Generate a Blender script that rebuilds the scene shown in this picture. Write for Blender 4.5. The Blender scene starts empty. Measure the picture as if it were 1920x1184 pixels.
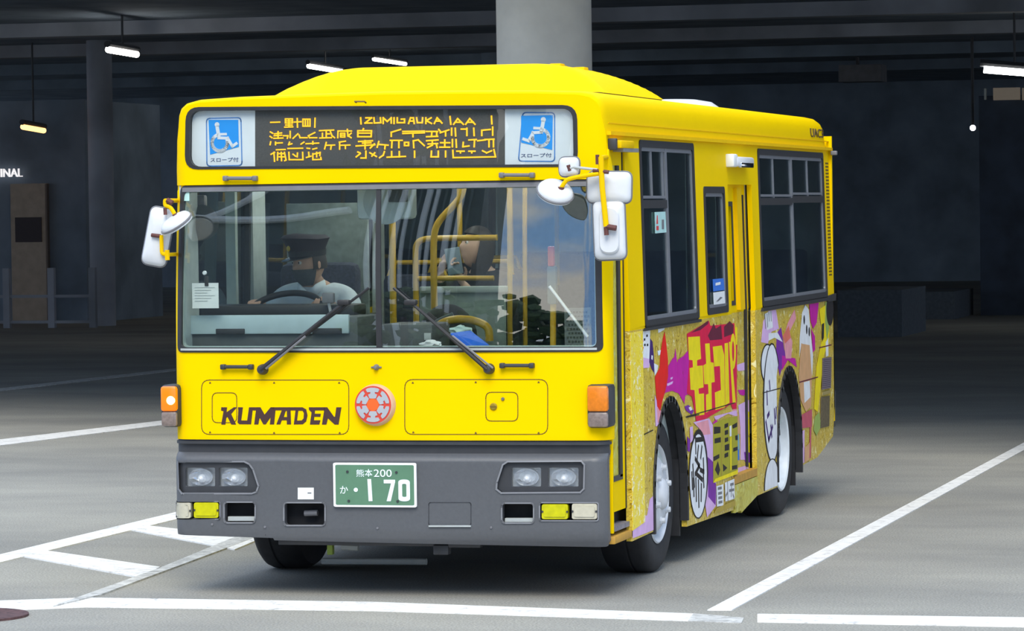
import bpy, bmesh, math, random
import numpy as np
from mathutils import Vector, Matrix
from mathutils.geometry import tessellate_polygon
random.seed(7)
sc = bpy.context.scene
COL = sc.collection
# ------------------------------------------------------------------ camera
FPX = 6858.314
CAM = np.array([5.31755, -17.89362, 1.98912])
YAW, PIT, ROL = (math.radians(a) for a in (-14.55717, -1.68477, -.77351))
_f = np.array([math.sin(YAW)*math.cos(PIT), math.cos(YAW)*math.cos(PIT), math.sin(PIT)])
_r = np.cross(_f, [0, 0, 1]); _r /= np.linalg.norm(_r); _u = np.cross(_r, _f)
_R = math.cos(ROL)*_r+math.sin(ROL)*_u
_U = -math.sin(ROL)*_r+math.cos(ROL)*_u
cd = bpy.data.cameras.new('camera'); cam = bpy.data.objects.new('camera', cd); COL.objects.link(cam)
cd.sensor_fit = 'HORIZONTAL'; cd.sensor_width = 36; cd.lens = FPX/1920*36
cd.clip_start = .5; cd.clip_end = 400
M = Matrix(((_R[0], _U[0], -_f[0], CAM[0]), (_R[1], _U[1], -_f[1], CAM[1]), (_R[2], _U[2], -_f[2], CAM[2]), (0, 0, 0, 1)))
cam.matrix_world = M
sc.camera = cam
# ------------------------------------------------------------------ sky, sun, exposure
SKYOFF = 1.6
w = bpy.data.worlds.new('sky'); sc.world = w; w.use_nodes = True
nt = w.node_tree; nt.nodes.clear()
def wn(t, **k):
    n = nt.nodes.new(t)
    for a, b in k.items(): setattr(n, a, b)
    return n
tc = wn('ShaderNodeTexCoord'); nz = wn('ShaderNodeTexNoise'); cr = wn('ShaderNodeValToRGB'); bg = wn('ShaderNodeBackground'); wo = wn('ShaderNodeOutputWorld')
nz.inputs['Scale'].default_value = 4.2; nz.inputs['Detail'].default_value = 5; nz.inputs['Roughness'].default_value = .55
cr.color_ramp.elements[0].position = .47; cr.color_ramp.elements[0].color = (.30, .55, 1.0, 1)
cr.color_ramp.elements[1].position = .58; cr.color_ramp.elements[1].color = (1.0, .965, .90, 1)
mpw = wn('ShaderNodeMapping'); mpw.inputs['Location'].default_value = (SKYOFF, 0, 0)
nt.links.new(tc.outputs['Generated'], mpw.inputs['Vector']); nt.links.new(mpw.outputs['Vector'], nz.inputs['Vector']); nt.links.new(nz.outputs['Fac'], cr.inputs['Fac'])
nt.links.new(cr.outputs['Color'], bg.inputs['Color']); nt.links.new(bg.outputs['Background'], wo.inputs['Surface'])
bg.inputs['Strength'].default_value = 1.25
sd = bpy.data.lights.new('sun', 'SUN'); sun = bpy.data.objects.new('sun', sd); COL.objects.link(sun)
sd.energy = 2.5; sd.angle = math.radians(35); sd.color = (1, .94, .82)
sun.rotation_euler = Vector((-.13, .66, -.74)).to_track_quat('-Z', 'Y').to_euler()
sc.view_settings.view_transform = 'Standard'; sc.view_settings.look = 'None'
sc.view_settings.exposure = 0.33; sc.view_settings.gamma = 1; sc.view_settings.use_curve_mapping = False
sc.cycles.transparent_max_bounces = 24
sc.cycles.max_bounces = 8

# ------------------------------------------------------------------ pixel -> place helpers
def ray(px, py): return _f+(px-960)/FPX*_R-(py-592)/FPX*_U
def P(px, py, y):
    d = ray(px, py); return Vector(CAM+(y-CAM[1])/d[1]*d)
def PX(px, py, x):
    d = ray(px, py); return Vector(CAM+(x-CAM[0])/d[0]*d)
def G(px, py, z=0.0):
    d = ray(px, py); return Vector(CAM+(z-CAM[2])/d[2]*d)
def side_x(z): return 1.157 if z < 1.36 else 1.160-(z-1.36)*.023
HW, XC = 1.1645, -.0075
def plan(x):
    a = min(abs(x-XC), HW); y = .015+.03*(a/HW)**2
    if a > HW-.09: y += .09-math.sqrt(max(0, .0081-(a-HW+.09)**2))
    return y
def lean(z):
    if z < 1.26: return 0
    t = min(z, 2.13)-1.26
    return .012*t+.075*t*t
def front_y(x, z): return plan(x)+lean(z)
def F(px, py):
    y = .04
    for _ in range(12):
        p = P(px, py, y); y = .5*y+.5*front_y(max(-1.165, min(1.15, p.x)), p.z)
    return (p.x, p.z)
def S(px, py):
    x = 1.157
    for _ in range(4):
        p = PX(px, py, x); x = side_x(p.z)
    return (p.y, p.z)
mF = lambda u, v, w_: (u, front_y(u, v)-w_, v)
mS = lambda u, v, w_: (side_x(v)+w_, u, v)
mL = lambda u, v, w_: (-(side_x(v)+.015)-w_, u, v)
# ------------------------------------------------------------------ materials
MATS = {}
def mat(name, col, rough=.5, metal=0, var=.06, scale=18, bump=0, bscale=200, spec=.5, coat=0, emit=None, es=0):
    if name in MATS: return MATS[name]
    m = bpy.data.materials.new(name); m.use_nodes = True; t = m.node_tree
    b = t.nodes['Principled BSDF']; b.inputs['Roughness'].default_value = rough; b.inputs['Metallic'].default_value = metal
    b.inputs['Specular IOR Level'].default_value = spec; b.inputs['Coat Weight'].default_value = coat; b.inputs['Coat Roughness'].default_value = .06
    c = t.nodes.new('ShaderNodeTexCoord'); n = t.nodes.new('ShaderNodeTexNoise'); n.inputs['Scale'].default_value = scale; n.inputs['Detail'].default_value = 4
    r = t.nodes.new('ShaderNodeValToRGB')
    r.color_ramp.elements[0].position = .3; r.color_ramp.elements[1].position = .7
    r.color_ramp.elements[0].color = tuple(max(0, x*(1-var)) for x in col[:3])+(1,)
    r.color_ramp.elements[1].color = tuple(min(1, x*(1+var)) for x in col[:3])+(1,)
    t.links.new(c.outputs['Object'], n.inputs['Vector']); t.links.new(n.outputs['Fac'], r.inputs['Fac']); t.links.new(r.outputs['Color'], b.inputs['Base Color'])
    if bump:
        n2 = t.nodes.new('ShaderNodeTexNoise'); n2.inputs['Scale'].default_value = bscale; n2.inputs['Detail'].default_value = 6
        bp = t.nodes.new('ShaderNodeBump'); bp.inputs['Strength'].default_value = bump; bp.inputs['Distance'].default_value = .01
        t.links.new(c.outputs['Object'], n2.inputs['Vector']); t.links.new(n2.outputs['Fac'], bp.inputs['Height']); t.links.new(bp.outputs['Normal'], b.inputs['Normal'])
    if emit: b.inputs['Emission Color'].default_value = tuple(emit)+(1,); b.inputs['Emission Strength'].default_value = es
    MATS[name] = m; return m
def glass(name, tint, base=.05, gloss=1.0):
    m = bpy.data.materials.new(name); m.use_nodes = True; t = m.node_tree; t.nodes.clear()
    o = t.nodes.new('ShaderNodeOutputMaterial'); mx = t.nodes.new('ShaderNodeMixShader'); tr = t.nodes.new('ShaderNodeBsdfTransparent'); gl = t.nodes.new('ShaderNodeBsdfGlossy')
    lw = t.nodes.new('ShaderNodeLayerWeight'); lw.inputs['Blend'].default_value = .5
    pw = t.nodes.new('ShaderNodeMath'); pw.operation = 'POWER'; pw.inputs[1].default_value = 5
    ma = t.nodes.new('ShaderNodeMath'); ma.operation = 'MULTIPLY_ADD'; ma.inputs[1].default_value = 1-base; ma.inputs[2].default_value = base
    n = t.nodes.new('ShaderNodeTexNoise'); n.inputs['Scale'].default_value = 3
    r = t.nodes.new('ShaderNodeValToRGB'); r.color_ramp.elements[0].color = tuple(x*.97 for x in tint)+(1,); r.color_ramp.elements[1].color = tuple(tint)+(1,)
    t.links.new(n.outputs['Fac'], r.inputs['Fac']); t.links.new(r.outputs['Color'], tr.inputs['Color'])
    gl.inputs['Color'].default_value = (gloss, gloss, gloss, 1); gl.inputs['Roughness'].default_value = 0.0
    t.links.new(lw.outputs['Facing'], pw.inputs[0]); t.links.new(pw.outputs[0], ma.inputs[0]); t.links.new(ma.outputs[0], mx.inputs['Fac'])
    t.links.new(tr.outputs[0], mx.inputs[1]); t.links.new(gl.outputs[0], mx.inputs[2]); t.links.new(mx.outputs[0], o.inputs['Surface'])
    MATS[name] = m; return m
def glitter(name, cols, scale=34, rough=.35, stretch=(1, 1, 1)):
    m = bpy.data.materials.new(name); m.use_nodes = True; t = m.node_tree; b = t.nodes['Principled BSDF']; b.inputs['Roughness'].default_value = rough; b.inputs['Specular IOR Level'].default_value = .18
    c = t.nodes.new('ShaderNodeTexCoord'); mp = t.nodes.new('ShaderNodeMapping'); mp.inputs['Scale'].default_value = stretch
    n = t.nodes.new('ShaderNodeTexNoise'); n.inputs['Scale'].default_value = scale; n.inputs['Detail'].default_value = 7; n.inputs['Roughness'].default_value = .75; n.inputs['Distortion'].default_value = 1.2
    r = t.nodes.new('ShaderNodeValToRGB'); e = r.color_ramp.elements
    while len(e) < len(cols): e.new(.5)
    for k, (p, cc) in enumerate(cols): e[k].position = p; e[k].color = tuple(cc)+(1,)
    t.links.new(c.outputs['Object'], mp.inputs['Vector']); t.links.new(mp.outputs['Vector'], n.inputs['Vector']); t.links.new(n.outputs['Fac'], r.inputs['Fac']); t.links.new(r.outputs['Color'], b.inputs['Base Color'])
    MATS[name] = m; return m
YEL = mat('yellow_paint', (.90, .60, .0), .5, var=.015, scale=2, spec=.12)
YELP = mat('yellow_enamel', (.84, .52, .003), .45, var=.03, spec=.2)
BLK = mat('black_rubber', (.018, .018, .02), .55, var=.15)
for m_ in (YEL, YELP): m_.node_tree.nodes['Principled BSDF'].inputs['IOR'].default_value = 1.18
GRY = mat('bumper_grey', (.088, .092, .10), .42, var=.05, scale=60, bump=.06)
DGR = mat('dark_plastic', (.035, .037, .042), .5, var=.1)
MGR = mat('mid_grey_plastic', (.16, .16, .17), .45, var=.08)
LGR = mat('light_grey_trim', (.42, .45, .44), .5)
WHT = mat('white_gloss', (.80, .81, .82), .3, var=.02)
WPA = mat('white_paper', (.75, .77, .75), .7, var=.03)
CHR = mat('chrome', (.75, .75, .76), .12, metal=1, var=.02)
RST = mat('rusty_bolt', (.11, .035, .03), .7, var=.3)
ALU = mat('window_aluminium', (.20, .21, .23), .4, metal=.3, var=.05)
UND = mat('underbody_black', (.016, .016, .018), .8, var=.3)
TYR = mat('tyre_rubber', (.022, .022, .024), .75, var=.2, bump=.1, bscale=120)
RIM = mat('wheel_grey_paint', (.62, .64, .66), .4, var=.06)
WSG = glass('windscreen_glass', (.95, .985, .975), .105)
SGL = glass('tinted_side_glass', (.52, .60, .62), .06)
CGL = glass('clear_glass', (.94, .96, .96), .03)
LENS = glass('lamp_lens', (.92, .94, .96), .09)
GOLD = glitter('gold_glitter_print', [(.37, (.20, .11, .005)), (.42, (.58, .39, .03)), (.49, (.78, .60, .08)), (.54, (.46, .28, .015)), (.58, (.80, .64, .16)), (.63, (.92, .86, .48))], 13)
GOLD2 = glitter('bright_gold_print', [(.36, (.55, .28, .0)), (.40, (.98, .70, .02)), (.50, (1.0, .84, .06)), (.54, (.92, .55, .0)), (.57, (1.0, .90, .25)), (.61, (1.0, 1.0, .85))], 22)
GOLD3 = glitter('olive_gold_print', [(.35, (.30, .24, .02)), (.46, (.55, .47, .05)), (.56, (.62, .58, .10)), (.66, (.60, .68, .45))], 12)
# ------------------------------------------------------------------ mesh helpers
def finish(me, mats, smooth=None):
    for m in mats: me.materials.append(m)
    if smooth is not None:
        me.polygons.foreach_set('use_smooth', [True]*len(me.polygons)); me.set_sharp_from_angle(angle=math.radians(smooth))
def link(name, me, parent=None):
    o = bpy.data.objects.new(name, me); COL.objects.link(o)
    if parent is not None:
        o.parent = parent; o.matrix_parent_inverse = Matrix.Translation(-wloc(parent))
    return o
def wloc(o):
    v = o.location.copy()
    if o.parent is not None and o.type == 'EMPTY': v += o.matrix_parent_inverse.translation+wloc(o.parent)
    elif o.parent is not None: v = Vector((0, 0, 0))
    return v
def empty(name, loc=(0, 0, 0), label=None, cat=None, group=None, parent=None):
    o = bpy.data.objects.new(name, None); COL.objects.link(o); o.empty_display_size = .2; o.location = loc
    if parent is not None:
        o.parent = parent; o.matrix_parent_inverse = Matrix.Translation(-wloc(parent))
    tag(o, label, cat, group); return o
def tag(o, label=None, cat=None, group=None, kind=None):
    if label: o['label'] = label
    if cat: o['category'] = cat
    if group: o['group'] = group
    if kind: o['kind'] = kind
    return o
class MB:
    def __init__(s): s.v = []; s.f = []; s.m = []; s.mats = []
    def add(s, vf, m):
        if m not in s.mats: s.mats.append(m)
        k = s.mats.index(m); b = len(s.v); s.v += [tuple(p) for p in vf[0]]
        for f in vf[1]: s.f.append(tuple(i+b for i in f)); s.m.append(k)
        return s
    def build(s, name, parent=None, smooth=30, label=None):
        me = bpy.data.meshes.new(name); me.from_pydata(s.v, [], s.f); me.polygons.foreach_set('material_index', s.m)
        bm = bmesh.new(); bm.from_mesh(me); bmesh.ops.recalc_face_normals(bm, faces=bm.faces); bm.to_mesh(me); bm.free()
        finish(me, s.mats, smooth); me.update(); o = link(name, me, parent)
        if label: o['label'] = label
        return o
def part(name, vf, m, parent=None, smooth=30, label=None): return MB().add(vf, m).build(name, parent, smooth, label)
def bm_vf(bm):
    bm.verts.ensure_lookup_table(); bm.verts.index_update()
    r = ([tuple(v.co) for v in bm.verts], [tuple(v.index for v in f.verts) for f in bm.faces]); bm.free(); return r
def join(*vfs):
    V, Fc = [], []
    for v, f in vfs:
        b = len(V); V += list(v); Fc += [tuple(i+b for i in q) for q in f]
    return V, Fc
def xf(vf, mtx): return [tuple(mtx @ Vector(p)) for p in vf[0]], vf[1]
def plate(outer, holes, w0, w1, mp, us=(), vs=()):
    loops = [[Vector((a, b, 0)) for a, b in L] for L in [outer]+list(holes)]
    tris = tessellate_polygon(loops); flat = [p for L in loops for p in L]; n = len(flat)
    bm = bmesh.new()
    T = [bm.verts.new((p.x, p.y, w1)) for p in flat]; B = [bm.verts.new((p.x, p.y, w0)) for p in flat]
    for t in tris:
        try: bm.faces.new([T[i] for i in t]); bm.faces.new([B[i] for i in reversed(t)])
        except ValueError: pass
    b = 0
    for L in loops:
        k = len(L)
        for i in range(k):
            j = (i+1) % k
            try: bm.faces.new((T[b+i], T[b+j], B[b+j], B[b+i]))
            except ValueError: pass
        b += k
    for q, ax in ((us, 0), (vs, 1)):
        for u in q:
            co = [0, 0, 0]; no = [0, 0, 0]; co[ax] = u; no[ax] = 1
            bmesh.ops.bisect_plane(bm, geom=bm.verts[:]+bm.edges[:]+bm.faces[:], dist=1e-6, plane_co=co, plane_no=no)
    for v in bm.verts: v.co = mp(*v.co)
    return bm_vf(bm)
FUS = [XC+s*a for s in (-1, 1) for a in (.2, .4, .6, .8, .95, 1.03, HW-.09, HW-.075, HW-.06, HW-.045, HW-.03, HW-.018, HW-.009, HW-.003)]+[XC]
FVS = [1.26+.087*i for i in range(1, 11)]
SVS = [1.36]
def fplate(outer, holes, w0, w1): return plate(outer, holes, w0, w1, mF, FUS, FVS)
def splate(outer, holes, w0, w1, mp=None): return plate(outer, holes, w0, w1, mp or mS, (), SVS)
def rpoly(pts, r, n=5):
    out = []; N = len(pts)
    for i in range(N):
        p, a, b = Vector(pts[i]), Vector(pts[i-1]), Vector(pts[(i+1) % N])
        ri = r[i] if isinstance(r, (list, tuple)) else r
        d1, d2 = (a-p), (b-p); l = min(ri, d1.length*.49, d2.length*.49)
        if l < 1e-5: out.append(tuple(p)); continue
        q1, q2 = p+d1.normalized()*l, p+d2.normalized()*l
        for k in range(n+1):
            t = k/n; out.append(tuple(q1*(1-t)**2+p*2*t*(1-t)+q2*t*t))
    return out
def inset(pts, d):
    c = sum((Vector(p) for p in pts), Vector((0, 0)))/len(pts)
    xs = [p[0] for p in pts]; ys = [p[1] for p in pts]; sx = (max(xs)-min(xs))/2; sy = (max(ys)-min(ys))/2
    return [(c.x+(p[0]-c.x)*(1-d/sx), c.y+(p[1]-c.y)*(1-d/sy)) for p in pts]
def ell(cx, cy, a, b, rot=0, n=28, a0=0, a1=360):
    c, s = math.cos(math.radians(rot)), math.sin(math.radians(rot)); out = []
    m = n if a1-a0 >= 360 else n+1
    for i in range(m):
        t = math.radians(a0+(a1-a0)*i/n); x, y = a*math.cos(t), b*math.sin(t); out.append((cx+x*c-y*s, cy+x*s+y*c))
    return out
def stroke(pts, w_, closed=False):
    P2 = [Vector(p) for p in pts]
    if closed: P2.append(P2[0])
    out = []
    for a, b in zip(P2, P2[1:]):
        d = b-a
        if d.length < 1e-6: continue
        d.normalize(); n = Vector((-d.y, d.x))*w_/2; e = d*w_/2
        out.append([tuple(a-e+n), tuple(b+e+n), tuple(b+e-n), tuple(a-e-n)])
    return out
def box(x0, x1, y0, y1, z0, z1, bev=0, seg=2):
    bm = bmesh.new(); bmesh.ops.create_cube(bm, size=1)
    for v in bm.verts: v.co = ((x0+x1)/2+v.co.x*(x1-x0), (y0+y1)/2+v.co.y*(y1-y0), (z0+z1)/2+v.co.z*(z1-z0))
    if bev: bmesh.ops.bevel(bm, geom=bm.edges[:], offset=bev, segments=seg, profile=.5, affect='EDGES')
    return bm_vf(bm)
def smoothpts(pts, n=6):
    p = [Vector(q) for q in pts]; p = [2*p[0]-p[1]]+p+[2*p[-1]-p[-2]]; out = []
    for i in range(1, len(p)-2):
        for k in range(n):
            t = k/n; a, b, c, d = p[i-1:i+3]
            out.append(.5*((2*b)+(c-a)*t+(2*a-5*b+4*c-d)*t*t+(3*b-a-3*c+d)*t**3))
    return out+[p[-2]]
def tube(pts, r, seg=10, cap=True, smooth_n=0):
    pts = [Vector(p) for p in pts]
    if smooth_n: pts = smoothpts(pts, smooth_n)
    n = len(pts); V, Fc = [], []; nor = None
    for i, p in enumerate(pts):
        d = (pts[min(i+1, n-1)]-pts[max(i-1, 0)]).normalized()
        if nor is None: nor = d.orthogonal().normalized()
        nor = (nor-d*nor.dot(d)).normalized(); bi = d.cross(nor); rr = r[i] if isinstance(r, list) else r
        for k in range(seg):
            a = 2*math.pi*k/seg; V.append(p+(nor*math.cos(a)+bi*math.sin(a))*rr)
    for i in range(n-1):
        for k in range(seg):
            j = (k+1) % seg; Fc.append((i*seg+k, i*seg+j, (i+1)*seg+j, (i+1)*seg+k))
    if cap: Fc += [tuple(range(seg))[::-1], tuple((n-1)*seg+k for k in range(seg))]
    return V, Fc
def lathe(prof, seg=48, axis='x'):
    V, Fc = [], []; n = len(prof)
    for k in range(seg):
        a = 2*math.pi*k/seg
        for r, h in prof: V.append((h, r*math.cos(a), r*math.sin(a)))
    for k in range(seg):
        j = (k+1) % seg
        for i in range(n-1): Fc.append((k*n+i, j*n+i, j*n+i+1, k*n+i+1))
    if axis == 'z': V = [(y, z, x) for x, y, z in V]
    if axis == 'y': V = [(y, x, z) for x, y, z in V]
    return V, Fc
def at(vf, x, y, z): return [(a+x, b+y, c+z) for a, b, c in vf[0]], vf[1]
def text_vf(s, u0, v0, width, height, mp, w0, w1, shear=0.0):
    """a word laid into the rectangle (u0,v0,width,height) of a mapped surface"""
    cu = bpy.data.curves.new('t', 'FONT'); cu.body = s; cu.resolution_u = 3; o = bpy.data.objects.new('t', cu); COL.objects.link(o)
    dg = bpy.context.evaluated_depsgraph_get(); me = bpy.data.meshes.new_from_object(o.evaluated_get(dg))
    bm = bmesh.new(); bm.from_mesh(me); bpy.data.objects.remove(o); bpy.data.curves.remove(cu); bpy.data.meshes.remove(me)
    if not bm.verts: bm.free(); return [], []
    xs = [v.co.x for v in bm.verts]; ys = [v.co.y for v in bm.verts]; x0, y0 = min(xs), min(ys); sx = width/max(1e-6, max(xs)-x0); sy = height/max(1e-6, max(ys)-y0)
    ext = bmesh.ops.extrude_face_region(bm, geom=bm.faces[:])
    for e in ext['geom']:
        if isinstance(e, bmesh.types.BMVert): e.co.z = 1
    for v in bm.verts:
        u, q = u0+(v.co.x-x0)*sx, v0+(v.co.y-y0)*sy
        v.co = mp(u+shear*(q-v0), q, w1 if v.co.z > .5 else w0)
    return bm_vf(bm)
exec_later = []

# ================================================================== SETTING
asph = bpy.data.materials.new('asphalt'); asph.use_nodes = True
t = asph.node_tree; b = t.nodes['Principled BSDF']; b.inputs['Roughness'].default_value = .85; b.inputs['Specular IOR Level'].default_value = .3
c_ = t.nodes.new('ShaderNodeTexCoord')
n1 = t.nodes.new('ShaderNodeTexNoise'); n1.inputs['Scale'].default_value = 90; n1.inputs['Detail'].default_value = 5
n2 = t.nodes.new('ShaderNodeTexNoise'); n2.inputs['Scale'].default_value = .55; n2.inputs['Detail'].default_value = 6; n2.inputs['Roughness'].default_value = .6
r1 = t.nodes.new('ShaderNodeValToRGB'); r1.color_ramp.elements[0].position = .3; r1.color_ramp.elements[0].color = (.205, .20, .18, 1); r1.color_ramp.elements[1].position = .72; r1.color_ramp.elements[1].color = (.445, .43, .385, 1)
r2 = t.nodes.new('ShaderNodeValToRGB'); r2.color_ramp.elements[0].position = .35; r2.color_ramp.elements[0].color = (.72, .73, .74, 1); r2.color_ramp.elements[1].position = .7; r2.color_ramp.elements[1].color = (1.12, 1.12, 1.08, 1)
mm = t.nodes.new('ShaderNodeMixRGB'); mm.blend_type = 'MULTIPLY'; mm.inputs['Fac'].default_value = 1
mpn = t.nodes.new('ShaderNodeMapping'); mpn.inputs['Scale'].default_value = (.6, 1.0, 1)
t.links.new(c_.outputs['Object'], n1.inputs['Vector']); t.links.new(c_.outputs['Object'], mpn.inputs['Vector']); t.links.new(mpn.outputs['Vector'], n2.inputs['Vector'])
t.links.new(n1.outputs['Fac'], r1.inputs['Fac']); t.links.new(n2.outputs['Fac'], r2.inputs['Fac']); t.links.new(r1.outputs['Color'], mm.inputs['Color1']); t.links.new(r2.outputs['Color'], mm.inputs['Color2']); t.links.new(mm.outputs['Color'], b.inputs['Base Color'])
bp = t.nodes.new('ShaderNodeBump'); bp.inputs['Strength'].default_value = .25; bp.inputs['Distance'].default_value = .006; t.links.new(n1.outputs['Fac'], bp.inputs['Height']); t.links.new(bp.outputs['Normal'], b.inputs['Normal'])
def struct(name, vf, m, smooth=30, label=None):
    o = part(name, vf, m, None, smooth); tag(o, label, None, None, 'structure'); return o
struct('ground', box(-70, 70, -60, 95, -.3, 0), asph)
ROOF_Y, BACK_Y, CEIL = 15.2, 74.0, 5.05
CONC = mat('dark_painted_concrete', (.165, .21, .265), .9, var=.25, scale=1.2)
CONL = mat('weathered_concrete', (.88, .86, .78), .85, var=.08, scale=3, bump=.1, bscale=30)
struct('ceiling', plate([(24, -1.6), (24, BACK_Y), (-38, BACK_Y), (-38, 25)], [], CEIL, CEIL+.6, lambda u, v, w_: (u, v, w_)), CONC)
struct('wall_back', box(-60, 30, BACK_Y, BACK_Y+.4, 0, CEIL+.6), CONC)
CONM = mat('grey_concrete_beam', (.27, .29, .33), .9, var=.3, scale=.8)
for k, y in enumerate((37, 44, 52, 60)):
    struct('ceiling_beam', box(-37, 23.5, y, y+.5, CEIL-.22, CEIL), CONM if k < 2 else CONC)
def pillar(px0, px1, y, m, name='pillar'):
    a, b_ = P(px0, 300, y), P(px1, 300, y); r = (b_-a).length/2*.97
    return struct(name, at(lathe([(r, 0), (r, CEIL)], 40, 'z'), (a.x+b_.x)/2, y, 0), m, 40)
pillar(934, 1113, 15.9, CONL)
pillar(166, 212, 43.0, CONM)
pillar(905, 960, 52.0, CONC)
# road paint
PNT = glitter('worn_road_paint', [(.30, (.35, .35, .33)), (.41, (.66, .65, .63)), (.50, (.80, .80, .77)), (.75, (.86, .85, .82))], 9, .7)
PNW = glitter('very_worn_road_paint', [(.36, (.34, .34, .32)), (.46, (.44, .44, .42)), (.56, (.60, .60, .57)), (.7, (.68, .68, .65))], 10, .75)
RZ = [.002]
def road(px, m=PNT, name='road_line'):
    pts = [G(*p) for p in px]
    RZ[0] += .0007; vf = plate([(p.x, p.y) for p in pts], [], -.004, RZ[0], lambda u, v, w_: (u, v, w_))
    return struct(name, vf, m)
road([(-600, 1149), (160, 1122), (700, 1130), (1300, 1152), (1290, 1166), (700, 1147), (160, 1140), (-600, 1171)])
road([(1300, 1152), (1395, 1160), (1390, 1170), (1290, 1166)], PNW)
road([(1420, 1153), (2700, 1170), (2700, 1192), (1420, 1168)])
road([(1326, 1146), (1372, 1146), (1962, 822), (1945, 818)])
road([(-30, 1049), (322, 964), (480, 920), (505, 922), (340, 973), (-30, 1064)])
road([(-500, 884), (340, 786), (340, 794), (-500, 900)])
road([(-30, 733), (330, 692), (330, 696), (-30, 738)], PNW)
road([(215, 990), (250, 985), (490, 1012), (440, 1033)])
road([(40, 1045), (85, 1035), (300, 1066), (265, 1086)])
road([(100, 1140), (190, 1118), (480, 1010), (440, 1010), (300, 1068)], PNW)
mh = at(lathe([(0, -.02), (.30, -.02), (.30, .012), (.285, .014), (.27, .008), (0, .008)], 40, 'z'), *G(-60, 1157))
tag(part('manhole_cover', mh, mat('rusty_iron', (.09, .045, .045), .8, var=.4, scale=40)), 'rust-brown round manhole cover set in the road beside the white line', 'manhole cover')
# things along the back of the terminal
def lamp(p0, p1, r, col, st, label, group=None):
    a, b_ = Vector(p0), Vector(p1); t_ = empty('ceiling_lamp', (a+b_)/2, label, 'lamp', group)
    part('tube', tube([a, b_], r, 10), mat('lit_tube_%.1f_%.2f' % (st, col[2]), (.9, .9, .9), .5, emit=col, es=st), t_)
    h = (b_-a).normalized()*.06
    part('housing', tube([a-h+Vector((0, 0, r*1.6)), b_+h+Vector((0, 0, r*1.6))], r*1.0, 8), DGR, t_)
    c = (a+b_)/2; part('hanger', tube([c+Vector((0, 0, r*2)), (c.x, c.y, CEIL)], .02, 6), DGR, t_)
    return t_
def lampz(pa, pb, z, *a): return lamp(G(*pa, z), G(*pb, z), *a)
def lampy(pa, pb, y0, y1, *a): return lamp(P(*pa, y0), P(*pb, y1), *a)
GL = 'fluorescent tubes under the terminal ceiling'
lampy((203, 93), (256, 102), 34.6, 36.2, .05, (1, .95, .88), 14, 'white ceiling tube alone high above the lit doorway', GL)
lampy((579, 124), (640, 134), 47, 49, .045, (1, .97, .9), 12, 'white ceiling tube partly hidden by the left end of the bus roof pod', GL)
lampy((701, 111), (760, 120), 47, 49, .035, (1, .97, .9), 12, 'white ceiling tube peeking over the top of the bus roof pod', GL)
lampy((1845, 130), (1960, 139), 40, 40.2, .06, (1, 1, .95), 16, 'long bright white tube at the right edge of the hall', GL)
lampy((43, 238), (82, 245), 42.5, 43.8, .05, (1, .5, .16), 2.2, 'dim orange glowing lamp above the terminal sign', GL)
sp = P(1824, 240, 50); so = empty('spot_lamp', sp, 'small round white spotlight far back in the dark right of the bus', 'lamp')
bm = bmesh.new(); bmesh.ops.create_uvsphere(bm, u_segments=14, v_segments=8, radius=.055); part('bulb', at(bm_vf(bm), *sp), mat('spot_bulb', (.9, .9, .9), emit=(1, 1, 1), es=6), so)
part('stem', tube([sp+Vector((0, 0, .05)), (sp.x, sp.y, CEIL)], .03, 8), DGR, so)
# lit doorway, sign, railing at the left of the hall
Y0 = 44.5
def rectP(px0, py0, px1, py1, y, d):
    a, b_ = P(px0, py0, y), P(px1, py1, y); return box(a.x, b_.x, y, y+d, max(0, b_.z), a.z)
dz = P(50, 480, Y0)
hall = struct('wall_front', rectP(-420, 200, 165, 640, Y0+.12, 4), CONC)
dd = empty('sliding_door', (dz.x, Y0, 0), 'pale brown lit door panel with a dark notice under the terminal sign', 'door')
part('door_panel', rectP(19, 345, 91, 612, Y0, .1), mat('beige_door_glow', (.20, .175, .15), .7, var=.15, scale=6, emit=(.5, .42, .34), es=.03), dd)  # faint emission in the panel stands in for light falling on it
part('notice', rectP(28, 408, 78, 454, Y0-.03, .025), mat('maroon_notice', (.03, .02, .025), .6), dd)
part('door_edge', rectP(84, 345, 92, 608, Y0-.03, .1), mat('door_edge_brown', (.13, .10, .08), .6), dd)
a = P(-47, 333, Y0); b_ = P(42, 316, Y0)
sg = text_vf('TERMINAL', a.x, a.z, b_.x-a.x, b_.z-a.z, lambda u, v, w_: (u, Y0-w_, v), -.02, .03)
so = part('terminal_sign', sg, mat('lit_sign_letters', (.8, .8, .8), emit=(1, .97, .98), es=.6)); tag(so, 'white lit letters reading TERMINAL on the dark hall wall', 'sign')
rl = empty('railing', G(60, 640), 'dark metal railing with posts in front of the lit door', 'railing')
for px in (14, 98, 175): part('post', (lambda q: box(q.x-.06, q.x+.06, 41.95, 42.05, 0, 1.05))(P(px, 600, 42)), CONM, rl)
a, b_ = P(-60, 557, 42), P(178, 557, 42)
for dz_ in (0, -.45): part('rail', box(a.x, b_.x, 41.97, 42.03, a.z+dz_-.025, a.z+dz_+.025), CONM, rl)
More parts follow.
